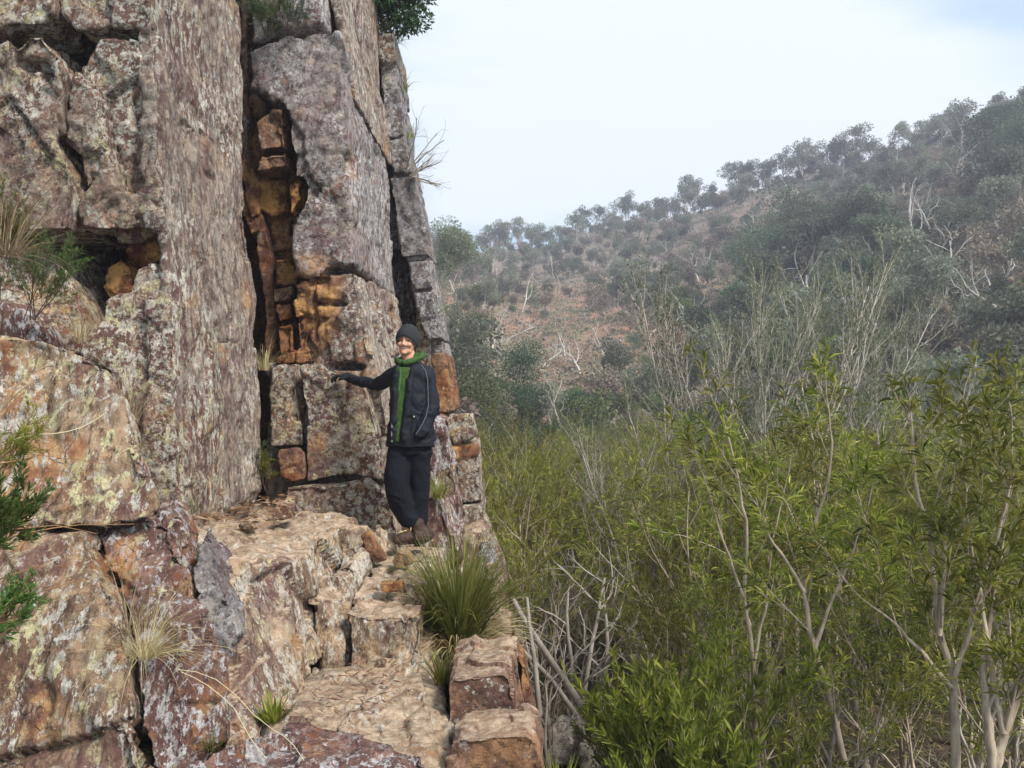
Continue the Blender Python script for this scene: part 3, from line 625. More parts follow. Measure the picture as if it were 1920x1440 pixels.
# ------------------------------------------------------------------ plant generators
def tube(pts, rad, k=5):
    pts = np.asarray(pts, float); n = len(pts)
    t = np.gradient(pts, axis=0); t /= (np.linalg.norm(t, axis=1)[:, None] + 1e-9)
    ref = np.array([0.31, 0.92, 0.24]) if abs(t[0, 1]) < .8 else np.array([.95, .1, .2])
    a = np.cross(t, ref); a /= (np.linalg.norm(a, axis=1)[:, None] + 1e-9); b = np.cross(t, a)
    th = np.arange(k) * 2 * math.pi / k
    V = pts[:, None, :] + np.asarray(rad)[:, None, None] * (np.cos(th)[None, :, None] * a[:, None, :] + np.sin(th)[None, :, None] * b[:, None, :])
    V = V.reshape(-1, 3)
    i = np.arange(n - 1)[:, None] * k; j = np.arange(k)[None, :]; j2 = (j + 1) % k
    Q = np.stack([i + j, i + j2, i + k + j2, i + k + j], -1).reshape(-1, 4)
    V = np.vstack([V, pts[-1:]]); tip = len(V) - 1; l = (n - 1) * k
    cap = np.array([[l + q, l + (q + 1) % k, tip, tip] for q in range(k)])
    return V, np.vstack([Q, cap])

def grow(rg, base, d, length, r, lv, spec, segs, twigs):
    """recursive branch: spec[lv] = (n, jitter, up, kids, ratio, angle, start, k)"""
    n, jit, up, kids, ratio, ang, start, k = spec[lv]
    kids = rg.integers(kids[0], kids[1] + 1) if isinstance(kids, tuple) else kids
    pts = [np.array(base, float)]; d = np.array(d, float); d /= np.linalg.norm(d); dirs = [d]
    for i in range(n):
        d = d + rg.normal(0, jit, 3); d[2] += up; d /= np.linalg.norm(d)
        pts.append(pts[-1] + d * length / n); dirs.append(d)
    pts = np.array(pts); last = lv == len(spec) - 1
    rad = np.linspace(r, r * (.35 if last else .45), n + 1)
    segs.append(tube(pts, rad, k))
    if last: twigs.append(pts); return
    ph = rg.uniform(0, 6.28)
    for c in range(kids):
        f = start + (1 - start) * (c + rg.uniform(0, .9)) / kids
        fi = f * n; i = min(int(fi), n - 1); q = pts[i] + (pts[i + 1] - pts[i]) * (fi - i); dd = dirs[i + 1]
        ph += 2.4 + rg.normal(0, .4)
        a = np.cross(dd, [.3, .2, .93]); a /= np.linalg.norm(a) + 1e-9; b = np.cross(dd, a)
        an = math.radians(ang * rg.uniform(.6, 1.35))
        nd = dd * math.cos(an) + (a * math.cos(ph) + b * math.sin(ph)) * math.sin(an)
        grow(rg, q, nd, length * ratio * rg.uniform(.65, 1.2) * (1.1 - .45 * f), max(r * (1 - .5 * f) * .55, .0012), lv + 1, spec, segs, twigs)
    twigs.append(pts[-2:])

def leaves(rg, twigs, step, ln, wd, spread=50, up=.15, from_=.15, per=2, tipb=1.0, droop=.15):
    B, D = [], []
    for t in twigs:
        L_ = np.linalg.norm(np.diff(t, axis=0), axis=1).sum(); n = max(1, int(L_ / step))
        f = from_ + (1 - from_) * rg.random(n * per) ** (1 / tipb); s = f * (len(t) - 1); i = np.minimum(s.astype(int), len(t) - 2)
        B.append(t[i] + (t[i + 1] - t[i]) * (s - i)[:, None]); dd = t[i + 1] - t[i]; D.append(dd / (np.linalg.norm(dd, axis=1)[:, None] + 1e-9))
    B = np.vstack(B); D = np.vstack(D); n = len(B)
    R = rg.normal(0, 1, (n, 3)); R -= (R * D).sum(1)[:, None] * D; R /= np.linalg.norm(R, axis=1)[:, None] + 1e-9
    an = np.radians(spread * rg.uniform(.5, 1.4, n))[:, None]
    dr = D * np.cos(an) + R * np.sin(an); dr[:, 2] += up; dr /= np.linalg.norm(dr, axis=1)[:, None]
    return blades(rg, B, dr, ln * rg.uniform(.6, 1.25, n), wd * rg.uniform(.7, 1.2, n), droop)

def blades(rg, B, dr, ln, wd, droop=.15):
    n = len(B); W = np.cross(dr, rg.normal(0, 1, (n, 3))); W /= np.linalg.norm(W, axis=1)[:, None] + 1e-9
    ln = np.broadcast_to(ln, (n,))[:, None]; wd = np.broadcast_to(wd, (n,))[:, None]
    m = B + dr * ln * .45; tip = B + dr * ln; tip[:, 2] -= ln[:, 0] * droop
    V = np.stack([B, m + W * wd * .5, tip, m - W * wd * .5], 1).reshape(-1, 3)
    T = np.arange(n * 4).reshape(n, 4)
    tint = np.repeat(np.clip(rg.beta(2, 3.2, n), 0, 1), 4)
    return V, T, tint

def clump_crown(rg, centers, radii, n, size, flat=.8, wd=.5):
    """leafy tufts: faces spread through each clump's shell"""
    Bs, Ds, ts = [], [], []
    for c, r in zip(centers, radii):
        k = max(6, int(n * (r / np.mean(radii)) ** 2)); u = rg.normal(0, 1, (k, 3)); u /= np.linalg.norm(u, axis=1)[:, None]
        rr = r * rg.uniform(.35, 1.08, k) ** .6
        pp = c + u * rr[:, None] * np.array([1, 1, flat]); Bs.append(pp); Ds.append(u * .8 + rg.normal(0, .7, (k, 3)) + [0, 0, .15])
    B = np.vstack(Bs); D = np.vstack(Ds); D /= np.linalg.norm(D, axis=1)[:, None]
    return blades(rg, B, D, size * rg.uniform(.5, 1.3, len(B)), size * wd * rg.uniform(.6, 1.2, len(B)), .1)

def plant(name, loc, stem, leaf, smat, lmat, stem_name='trunk', leaf_name='crown', height=None, **t):
    if height:   # bring the grown plant to its real height
        zm = np.percentile(np.vstack([s_[0] for s_ in stem])[:, 2], 99.5); k_ = height / zm
        stem = [(np.asarray(V_) * [k_ ** .8, k_ ** .8, k_], Q_) for V_, Q_ in stem]
        if leaf is not None:
            V_ = leaf[0].reshape(-1, 4, 3); b_ = V_[:, :1]; leaf = ((b_ * [k_ ** .8, k_ ** .8, k_] + (V_ - b_)).reshape(-1, 3), leaf[1], leaf[2])
    r = empty(name, loc, **t)
    if stem: V, Q = join_np(stem); link(stem_name, mesh_np(stem_name, V, Q, True), smat, r)
    if leaf is not None:
        V, T, tn = leaf; link(leaf_name, mesh_np(leaf_name, V, T, False, {'tint': tn}), lmat, r)
    return r

def place(proto, n_used, loc, rz, sc, label=None, group=None):
    o = proto if n_used == 0 else copy_tree(proto)
    o.location = loc; o.rotation_euler = (0, 0, rz); o.scale = (sc,) * 3 if isinstance(sc, (int, float)) else sc
    if label: o['label'] = label
    if group: o['group'] = group
    return o

# ------------------------------------------------------------------ hillside
rg = np.random.default_rng(7)
def hill_tree(kind, seed):
    g = np.random.default_rng(seed); segs, tw = [], []
    if kind == 'dead':
        spec = [(8, .16, .04, (4, 6), .62, 38, .35, 4), (6, .20, .05, (3, 5), .55, 42, .3, 4), (5, .22, .03, 0, .5, 40, .3, 3)]
        grow(g, (0, 0, -.2), (g.normal(0, .12), g.normal(0, .12), 1), 4.6, .13, 0, spec, segs, tw)
        return plant('dead_tree', (0, 0, 0), segs, None, B_WHITE, None)
    tall = {'gum': 4.9, 'bushy': 3.6, 'brown': 3.4, 'green': 2.8}[kind]
    spec = [(5, .10, .05, (5, 6), .55, 38, .3, 5), (4, .16, .10, (2, 4), .6, 40, .3, 4), (3, .2, .1, 0, .5, 30, .3, 3)]
    grow(g, (0, 0, -.2), (g.normal(0, .1), g.normal(0, .1), 1), tall * .75, .085, 0, spec, segs, tw)
    tips = np.array([t[-1] for t in tw]); K_ = {'gum': 17, 'bushy': 16, 'brown': 14, 'green': 14}[kind]
    idx = g.choice(len(tips), min(K_, len(tips)), replace=False); cs_ = tips[idx] + g.normal(0, .2, (len(idx), 3))
    rr = g.uniform(.35, .8, len(cs_)) * (1.0 if kind == 'gum' else .95)
    low = {'gum': 1.5, 'bushy': .5, 'brown': .5, 'green': .35}[kind]; cs_[:, 2] = np.maximum(cs_[:, 2], low)
    leaf = clump_crown(g, cs_, rr, 100, .22, .75, .6)
    return plant({'gum': 'gum_tree', 'bushy': 'bushy_tree', 'brown': 'brown_shrub', 'green': 'green_shrub'}[kind], (0, 0, 0), segs, leaf, B_WHITE if kind == 'gum' else B_GREY,
                 {'gum': L_HILL, 'bushy': L_HILL, 'brown': L_HILL2, 'green': L_HILL3}[kind])
kinds = {k: [[hill_tree(k, 100 + j * 7 + len(k)), 0] for j in range(c)] for k, c in (('gum', 5), ('bushy', 4), ('brown', 3), ('green', 3), ('dead', 5))}
HL = {'gum': ('grey-green gum tree', 'tree', 'gum trees on the far hillside'),
      'bushy': ('rounded dull green tree', 'tree', 'bushy trees on the far hillside'),
      'brown': ('brownish grey bush', 'shrub', 'brown bushes on the far hillside'),
      'green': ('olive green bush', 'shrub', 'green bushes on the far slope'),
      'dead': ('bare whitish dead tree', 'dead tree', 'white dead trees on the far hillside')}
def put_hill(kind, x, y, sc, label=None, single=False):
    j = rg.integers(len(kinds[kind])); pr = kinds[kind][j]
    o = place(pr[0], pr[1], (x, y, tz(x, y)), rg.uniform(0, 6.28), sc * rg.uniform(.85, 1.15)); pr[1] += 1
    l, c, gr = HL[kind]
    o['label'] = label or l; o['category'] = c
    if not label:
        o['group'] = gr; px_ = 960 + F * x / y; sy_ = screen_y(x, y)
        top_ = float(itp(px_, [860, 1240, 1600, 1920], [470, 400, 285, 175])); f_ = (sy_ - top_) / (800 - top_)
        v_ = 'on the skyline of' if f_ < .09 else ('high on' if f_ < .35 else ('halfway up' if f_ < .65 else 'low on'))
        h_ = 'left' if px_ < 1150 else ('middle' if px_ < 1500 else 'right')
        o['label'] = l + ' ' + v_ + ' the ' + h_ + ' part of the far hillside'
    elif 'group' in o: del o['group']
    return o
def ridge(px): return float(itp(px, [500, 700, 860, 1240, 1600, 1920, 2700], [140, 150, 190, 170, 140, 115, 80]))
def foot(px): return float(itp(px, [500, 700, 860, 960, 1250, 1500, 1750, 1920, 2700], [11, 14, 26, 42, 44, 40, 30, 25, 13]))
def screen_y(x, y): return 720 - (tz(x, y) - CZ) / y * F
pts_used = []
# skyline row
for px in np.arange(815, 2010, 10):
    D = ridge(px) * rg.uniform(.90, 1.0); px_ = px + rg.normal(0, 5)
    put_hill('gum', (px_ - 960) / F * D, D, (1.0 if px < 1650 else .78) * rg.choice([.5, .7, .9, 1.15, 1.35]) * rg.uniform(.85, 1.15))
# the wooded face, denser above, thin over the bare slope in the middle and the scree at the right
cnt = 0; tries = 0; occ = {}
while cnt < 860 and tries < 14000:
    tries += 1
    px = rg.uniform(790, 2000); t = rg.random() ** 1.25
    D = foot(px) + (ridge(px) - foot(px)) * t * .97
    x = (px - 960) / F * D; sy = screen_y(x, D)
    bare = 1.15 * math.exp(-((abs(px - 1050) / 215) ** 2.6 + (abs(sy - 690) / 105) ** 2.6)) + math.exp(-(((px - 1850) / 130) ** 2 + ((sy - 540) / 120) ** 2))
    if rg.random() < bare * .96: continue
    ky = (int(px // 12), int(sy // 9))
    if ky in occ: continue
    occ[ky] = 1
    mid = math.exp(-(((px - 1100) / 260) ** 2)) * (1 if sy > 520 else .2)
    k = rg.choice(['gum', 'bushy', 'brown', 'green'], p=[.34, .30, .30, .06] if sy < 560 else [.10, .28, .22, .40])
    if (k == 'gum' and kinds['gum'] and sum(q[1] for q in kinds['gum']) > 290) or (k == 'bushy' and sum(q[1] for q in kinds['bushy']) > 275): k = 'brown'
    if k == 'brown' and sum(q[1] for q in kinds['brown']) > 295: k = 'green'
    if k == 'green' and sum(q[1] for q in kinds['green']) > 295: continue
    put_hill(k, x, D, (.92 if sy < 600 else .8) * rg.uniform(.5, 1.2) if D > 90 else .85 * rg.uniform(.5, 1.15)); cnt += 1
# named bigger trees: the dark mass right of centre
for px, py, D, sc in [(1400, 560, 62, 1.35), (1450, 540, 66, 1.6), (1510, 520, 70, 1.7), (1570, 530, 66, 1.6), (1620, 560, 60, 1.5), (1480, 600, 56, 1.4), (1560, 600, 54, 1.4),
                      (1680, 570, 58, 1.3), (1390, 620, 55, 1.1), (1640, 620, 50, 1.2), (1440, 640, 50, 1.1), (1530, 650, 48, 1.2), (1600, 660, 46, 1.1), (1880, 470, 60, 1.5), (1915, 430, 64, 1.6), (1850, 420, 72, 1.5)]:
    x = (px - 960) / F * D; put_hill('bushy', x, D, sc)
MASS = [(1385, 68, 6.5), (1440, 72, 8.6), (1500, 76, 9.4), (1560, 70, 8.8), (1620, 66, 7.6), (1690, 62, 6.4), (1350, 60, 5.0), (1470, 60, 6.6), (1590, 58, 6.2), (1890, 78, 8.0), (1925, 70, 8.0)]
# white dead trees one can tell apart
for n_, (px, D, sc, lb) in enumerate([(905, 52, 1.05, 'crooked white dead tree rising above the dark gum beside the cliff'), (1495, 60, 1.35, 'white dead tree with spreading bare arms in front of the dark tree mass'),
        (1700, 66, 1.5, 'large forked bleached tree halfway up the right-hand slope'), (1310, 92, 1.0, 'slim white dead tree on the slope left of the dark tree mass'),
        (1790, 88, 1.2, 'bleached leaning tree high on the slope above the purple scree'), (1133, 66, .62, 'small white dead tree in the middle of the bare orange slope')]):
    put_hill('dead', (px - 960) / F * D, D, sc, label=lb)
for k in range(74):
    px = rg.uniform(830, 1900); D = foot(px) + (ridge(px) - foot(px)) * rg.uniform(.1, .95); put_hill('dead', (px - 960) / F * D, D, rg.uniform(.5, .95))
# leafless undergrowth, tufts and stones too many to count
def scatter(n, fn, seed, lo=.0, hi=1.0, pxr=(780, 2050)):
    g = np.random.default_rng(seed); px = g.uniform(pxr[0], pxr[1], n); t = lo + (hi - lo) * g.random(n) ** 1.6
    Fo = np.interp(px, [500, 700, 860, 960, 1250, 1500, 1750, 1920, 2700], [11, 14, 26, 42, 44, 40, 30, 25, 13]); Ri = np.interp(px, [500, 700, 860, 1240, 1600, 1920, 2700], [140, 150, 190, 170, 140, 115, 80])
    D = Fo + (Ri - Fo) * t; x = (px - 960) / F * D; z = terrain_z(x, D)
    return g, np.column_stack([x, D, z])
g, C = scatter(9500, None, 5)
k = 16; B = np.repeat(C, k, 0); off = g.normal(0, 1, B.shape) * [.42, .42, .24]; off[:, 2] = np.abs(off[:, 2]); sz = np.repeat(g.uniform(.5, 1.5, len(C)), k)
B = B + off * sz[:, None]; D_ = off + g.normal(0, .4, B.shape) + [0, 0, .3]; D_ /= np.linalg.norm(D_, axis=1)[:, None]
V, T, tn = blades(g, B, D_, .24 * sz, .12 * sz, .1)
tn = np.clip(tn * .5 + np.repeat(g.random(len(C)), k * 4) * .6, 0, 1)
hs = link('hillside_scrub', mesh_np('hillside_scrub', V, T, False, {'tint': tn}), leaf_mat('hillside_tuft', [(.11, .125, .075), (.19, .20, .12), (.28, .235, .17), (.36, .28, .22)], .2, .8))
tag(hs, 'low grey-olive tufts and undergrowth covering the far hillside', 'undergrowth', kind='stuff')
g, C = scatter(1500, None, 8, 0, .75)
Vs, Qs = [], []
box = np.array([[x, y, z] for x in (-1, 1) for y in (-1, 1) for z in (-1, 1)], float); bq = np.array([[0, 1, 3, 2], [4, 6, 7, 5], [0, 4, 5, 1], [2, 3, 7, 6], [0, 2, 6, 4], [1, 5, 7, 3]])
for c in C:
    s_ = g.uniform(.1, .38) * np.array([1, g.uniform(.5, 1), g.uniform(.4, .8)]); a_ = g.uniform(0, 3.1); R_ = np.array([[math.cos(a_), -math.sin(a_), 0], [math.sin(a_), math.cos(a_), 0], [0, .2, 1]])
    v = (box * s_ * g.uniform(.7, 1.1, (8, 3))) @ R_.T + c; Vs.append(v); Qs.append(bq)
V, Q = join_np(list(zip(Vs, Qs)))
tag(link('scree', mesh_np('scree', V, Q, False, {'fresh': np.zeros(len(V)), 'stain': np.zeros(len(V))}), R_GREY), 'grey and reddish scree stones scattered over the far slope', 'scree', kind='stuff')
# bleached fallen branches on the slope
segs = []
g, C = scatter(420, None, 12, 0, .8)
for c in C:
    a_ = g.uniform(0, 6.28); el = g.uniform(-.1, .9); d = np.array([math.cos(a_) * math.cos(el), math.sin(a_) * math.cos(el), math.sin(el)]); L_ = g.uniform(.5, 1.9)
    q = [c + [0, 0, .1]]
    for s_ in range(4): d = d + g.normal(0, .25, 3); d /= np.linalg.norm(d); q.append(q[-1] + d * L_ / 4)
    segs.append(tube(q, np.linspace(.04, .012, 5), 3))
V, Q = join_np(segs)
tag(link('fallen_branches', mesh_np('fallen_branches', V, Q, True), B_WHITE), 'bleached fallen branches and sticks littering the far slope', 'dead branches', kind='stuff')

# ------------------------------------------------------------------ trees of the middle distance
def dome_gum(px, D, h, wr, lab, mat=L_DARK, seed=1, cat='tree', name='gum_tree', n=240, base=None, size=.13):
    g = np.random.default_rng(seed); segs, tw = [], []
    spec = [(6, .10, .03, (5, 6), .72, 42, .35, 6), (5, .15, .06, (4, 5), .6, 42, .3, 4), (4, .2, .06, 0, .5, 34, .3, 3)]
    grow(g, (0, 0, -.3), (.05, 0, 1), h * .62, h * .026, 0, spec, segs, tw)
    tips = np.array([t[-1] for t in tw]); tips[:, :2] *= wr; tips = tips[tips[:, 2] > h * .35]
    idx = g.choice(len(tips), min(34, len(tips)), replace=False)
    leaf = clump_crown(g, tips[idx], g.uniform(.10, .19, len(idx)) * h, n, size, .65, .45)
    x = (px - 960) / F * D; b = tz(x, D) if base is None else base
    return plant(name, (x, D, b), segs, leaf, B_GREY, mat, label=lab, cat=cat)
dome_gum(965, 44, 5.4, 1.0, 'dark green domed gum tree with forked reddish trunk just right of the cliff', seed=21, n=300)
dome_gum(1085, 46, 2.6, 1.2, 'low dark green tree at the foot of the bare slope', seed=22, n=150)
dome_gum(1210, 47, 2.9, 1.2, 'mid green rounded bush at the right foot of the bare slope', L_HILL3, seed=23, n=150)
dome_gum(842, 34, 5.2, 1.1, 'dark feathery tree behind the cliff edge, seen left of the domed gum', L_HILL, seed=24, n=300)
dome_gum(868, 28, 4.2, 1.1, 'tall dark scrub tree close behind the cliff foot', L_GREY, seed=25, n=260)
dome_gum(905, 38, 3.6, 1.2, 'dull green tree filling the gap below the white crooked dead tree', L_GREY, seed=26, n=200)
dome_gum(812, 42, 4.8, .95, 'pine-like grey-green tree on the skyline against the cliff edge', L_HILL, seed=27, n=420, base=CZ + 4.2)
dome_gum(1000, 38, 2.0, 1.4, 'dark low bush below the domed gum tree', L_DARK, seed=28, n=120)
dome_gum(935, 33, 2.2, 1.4, 'dark bush at the cliff side of the creek flat', L_DARK, seed=29, n=140)
L_MASS = leaf_mat('blue_green_gum_leaf', [(.07, .095, .06), (.125, .16, .095), (.21, .24, .15)], .3, .8)
for i_, (px, D, h) in enumerate(MASS):
    dome_gum(px, D, h, 1.15, ['leftmost', 'second', 'highest', 'fourth', 'fifth', 'right-hand', 'lowest left', 'front middle', 'front right', 'separate upper right', 'far right upper'][i_] + ' crown of the dark blue-green tree mass on the slope', L_MASS, seed=120 + i_, n=230, size=.24)
dd = place(kinds['dead'][1][0], 1, P(1050, 815, 36), 1.2, .5, 'white fallen dead tree with tangled roots below the domed gum'); dd['category'] = 'dead tree'

for px, D, h, w_, lb, mt, sd_ in [(1030, 31, 2.3, 1.5, 'dark green round bush in the thicket below the domed gum', L_DARK, 61), (1120, 33, 1.9, 1.5, 'pale green spreading bush at the middle of the thicket edge', L_HILL3, 62),
        (1185, 30, 1.9, 1.6, 'feathery pale green bush left of the tall bare trees', L_HILL3, 63), (930, 24, 2.2, 1.3, 'olive bush beside the square rock of the cliff', L_HILL3, 64), (1270, 34, 2.9, 1.3, 'dark green tree behind the leftmost bare tree', L_DARK, 65),
        (1350, 30, 3.3, 1.3, 'dark tree between the first two bare trees', L_DARK, 66), (1450, 28, 3.4, 1.3, 'broad dark green tree behind the bare trees', L_HILL3, 67), (1540, 27, 3.9, 1.3, 'tall dark tree behind the dense branch bundle', L_DARK, 68),
        (1640, 26, 3.8, 1.3, 'green tree right behind the branch bundle', L_HILL3, 69), (1730, 25, 3.0, 1.4, 'green bush below the purple scree', L_DARK, 70), (1830, 24, 2.5, 1.4, 'low green tree at the foot of the scree', L_HILL3, 71), (1400, 24, 2.4, 1.4, 'dark bush low behind the bare trees', L_DARK, 72)]:
    dome_gum(px, D, h, w_, lb, mt, seed=sd_, n=150, size=.12)
# ------------------------------------------------------------------ grass blades, tussocks and small plants
def ribbons(g, B, az, lean, ln, wd, bend, n=5, twist=.3):
    """curved grass blades: base points, azimuth, start lean from vertical, length, width, bend"""
    N_ = len(B); t = np.linspace(0, 1, n + 1)
    P_ = np.zeros((N_, n + 1, 3)); P_[:, 0] = B; cur = np.array(B, float)
    for i in range(n):
        th = lean + bend * (t[i] ** 1.3)
        d = np.column_stack([np.cos(az) * np.sin(th), np.sin(az) * np.sin(th), np.cos(th)])
        cur = cur + d * (ln / n)[:, None]; P_[:, i + 1] = cur
    a2 = az + math.pi / 2 + g.normal(0, twist, N_)
    W = np.column_stack([np.cos(a2), np.sin(a2), g.normal(0, .25, N_)])
    w = (wd[:, None] * (1 - t[None, :] ** 2.2 * .93))[:, :, None] * W[:, None, :] * .5
    V = np.stack([P_ - w, P_ + w], 2).reshape(N_, -1, 3)
    i = np.arange(n)
    q = np.stack([2 * i, 2 * i + 1, 2 * i + 3, 2 * i + 2], 1)
    T = (q[None] + (np.arange(N_) * 2 * (n + 1))[:, None, None]).reshape(-1, 4)
    tint = np.repeat(np.clip(g.beta(2, 2.5, N_), 0, 1), 2 * (n + 1))
    return V.reshape(-1, 3), T, tint

def tussock(name, loc, n, h, r, wd, mat, seed, label, cat='grass', lean=(.05, .75), bend=(.4, 1.7), dry=0.0, group=None, bias=None, n2=0):
    g = np.random.default_rng(seed); az = g.uniform(0, 2 * math.pi, n)
    if bias is not None: az = np.where(g.random(n) < .5, bias + g.normal(0, .7, n), az)
    rr = r * np.sqrt(g.random(n)); B = np.column_stack([rr * np.cos(az), rr * np.sin(az), np.full(n, -.02)])
    V, T, tn = ribbons(g, B, az + g.normal(0, .35, n), g.uniform(*lean, n), h * g.uniform(.45, 1.15, n), wd * g.uniform(.6, 1.2, n), g.uniform(*bend, n), 6)
    root = empty(name, loc, label=label, cat=cat, group=group)
    link('blades', mesh_np('blades', V, T, True, {'tint': tn}), mat, root)
    if dry:
        m_ = max(12, int(n * dry)); az = g.uniform(0, 6.28, m_); B = np.column_stack([r * 1.1 * np.cos(az), r * 1.1 * np.sin(az), np.full(m_, -.02)])
        V, T, tn = ribbons(g, B, az, g.uniform(.5, 1.2, m_), h * g.uniform(.35, .8, m_), wd * g.uniform(.5, 1, m_), g.uniform(.8, 2.0, m_), 6)
        link('dry_blades', mesh_np('dry_blades', V, T, True, {'tint': tn}), L_STRAW, root)
    return root

tussock('tussock', P(858, 1215, 5.15) , 950, .74, .10, .012, L_TUSS, 3, 'large green grass tussock growing in the gap right of the path, near the boots', lean=(.0, .48), bend=(.2, 1.8), dry=.45)
tussock('tussock', P(823, 930, 7.1), 110, .30, .05, .007, L_TUSS, 4, 'small yellow-green grass tuft on the rocks behind the legs of the man', dry=.5)
tussock('tussock', P(850, 1060, 6.9), 90, .34, .07, .006, L_TUSS, 41, 'sparse grass tuft behind the big tussock at the foot of the cliff', dry=.6)
tussock('dry_grass', P(268, 1225, 3.42), 210, .40, .05, .0022, L_STRAW, 5, 'straw-coloured dry grass tuft hanging in the crack of the maroon slab', lean=(.1, 1.4), bend=(.6, 2.2), bias=.0)
tussock('dry_grass', P(240, 1180, 3.5), 60, .45, .04, .002, L_STRAW, 6, 'thin dry grass stalks arching above the straw tuft in the crack', lean=(.1, .9), bend=(.2, 1.4), bias=.3)
tussock('green_plant', P(511, 1345, 3.68), 60, .15, .04, .014, L_BRIGHT, 7, 'small bright green leafy plant at the edge of the sandy step', cat='plant', lean=(.0, .9), bend=(.2, .9))
tussock('green_plant', P(831, 1275, 4.35), 90, .20, .05, .006, L_BRIGHT, 8, 'bright green grass in the gap between path and stone blocks', cat='plant', lean=(0, .6), bend=(.2, .9))
tussock('green_plant', P(395, 1400, 3.3), 36, .09, .03, .005, L_BRIGHT, 9, 'tiny green tuft low on the slab by the purple hump', cat='plant', lean=(0, .8))
tussock('green_plant', P(1050, 1500, 3.5), 170, .17, .12, .009, L_BRIGHT, 10, 'bright grass at the bottom edge beside the nearest stone block', cat='plant', lean=(0, .7), bend=(.2, 1.))
tussock('green_plant', P(320, 958, 4.9), 160, .13, .14, .006, L_FERN, 11, 'low green weeds at the foot of the cliff behind the rounded boulder', cat='plant', lean=(0, 1.1), bend=(.3, 1.2))
tussock('dry_grass', P(368, 625, 0) if False else P(152, 635, 4.6), 50, .22, .04, .005, L_STRAW, 12, 'dry curled grass leaves on top of the rounded boulder against the cliff', lean=(0, .8))
tussock('dry_grass', P(495, 690, 6.9), 50, .34, .05, .006, L_STRAW, 13, 'dry grass tuft in the gully foot between the two buttresses', lean=(0, .6))
tussock('dry_grass', P(238, 800, 4.3), 70, .42, .06, .004, L_STRAW, 14, 'dry wispy grass in the gap between the rounded boulder and the cliff', lean=(0, .45))
tussock('tussock', P(10, 470, 3.2), 130, .42, .05, .0035, L_STRAW, 15, 'yellowish grass stalks fanning out at the left edge below the hanging block', lean=(.3, 1.6), bend=(.3, 1.2), bias=-.1)
tussock('tussock', P(718, 78, 9.75), 240, .34, .16, .008, L_STRAW, 16, 'dry grass on top of the far cliff column', lean=(0, .9))
tussock('tussock', P(700, 44, 10.0), 300, .5, .25, .008, L_HILL2, 161, 'dull grass cushion at the cliff top under the overhanging tree', lean=(0, 1.1))
for i, (x, y, D) in enumerate([(757, 165, 9.9), (768, 255, 9.9), (818, 585, 9.6)]):
    tussock('tussock', P(x, y, D), 50, .26, .05, .006, L_TUSS, 30 + i, ['spiky grass tuft high on the right edge of the cliff', 'second grass tuft down the right edge of the cliff', 'grass tuft on the cliff edge above the head of the man'][i], lean=(.2, 1.2))

# ------------------------------------------------------------------ fine green shrublets on the rock
def shrublet(name, loc, h, n0, mat, seed, label, ln=.03, wd=.004, spread=35, bmat=None, cat='shrub', step=.006, tilt=(0, 0, 1), w=.35):
    g = np.random.default_rng(seed); segs, tw = [], []
    spec = [(5, .08, .05, (5, 7), .6, 28, .15, 4), (4, .12, .06, (3, 5), .6, 30, .2, 3), (4, .12, .06, 0, .5, 30, .2, 3)]
    for k in range(n0):
        grow(g, g.normal(0, .02, 3) * [1, 1, 0], np.array(tilt) + g.normal(0, w, 3) * [1, 1, .2], h * .62 * g.uniform(.7, 1.1), .004, 0, spec, segs, tw)
    lf = leaves(g, tw, step, ln, wd, spread, .1, .1, 2, 1.0, .05)
    return plant(name, loc, segs, lf, bmat or B_DARKB, mat, 'stem', 'foliage', label=label, cat=cat)
shrublet('shrub', P(462, 925, 6.55), .55, 6, L_FERN, 1, 'dark green feathery shrub at the cliff foot between the buttresses')
shrublet('shrub', P(500, 920, 6.7), .50, 4, L_OLIVE, 2, 'thin olive bush right of the feathery shrub at the cliff foot')
shrublet('shrub', P(60, 600, 4.45), .62, 6, L_FERN, 3, 'fresh green feathery shrub growing behind the boulder at the left', step=.007)
shrublet('shrub', P(20, 500, 4.2), .5, 4, L_OLIVE, 33, 'yellow-green wispy bush at the left edge in front of the cliff')
shrublet('shrub', P(-40, 1060, 2.55), .42, 7, L_FERN, 4, 'green needle-leaved bush with orange twigs reaching in from the left edge', ln=.035, wd=.006, bmat=B_REDTW, tilt=(.5, 0, .8), w=.4)
shrublet('shrub', P(-30, 1210, 2.5), .30, 5, L_FERN, 5, 'lower green needle-leaved twigs reaching in over the stained slab', ln=.03, wd=.006, bmat=B_REDTW, tilt=(.6, 0, .6), w=.4)
shrublet('shrub', P(-45, 905, 2.9), .38, 5, L_OLIVE, 6, 'olive twigs hanging over the rounded boulder at the left edge', bmat=B_REDTW, tilt=(.5, 0, .5), w=.4)
shrublet('shrub', P(505, 70, 6.9), .62, 9, L_GREY, 7, 'grey-green bush growing on the shelf high on the second buttress', tilt=(0, -.1, .8), w=.5)
shrublet('shrub', P(0, 560, 4.3), .3, 3, L_FERN, 8, 'small fern-like plant under the wispy bush at the left edge')
shrublet('shrub', P(690, 40, 9.55), .75, 10, L_GREY, 77, 'grey-green bush along the cliff top left of the overhanging tree', ln=.05, wd=.007, tilt=(.2, -.1, .8), w=.6)
shrublet('shrub', P(545, 55, 6.85), .5, 7, L_DARK, 78, 'darker small bush right of the grey-green one on the high shelf', tilt=(0, -.1, .7), w=.5)
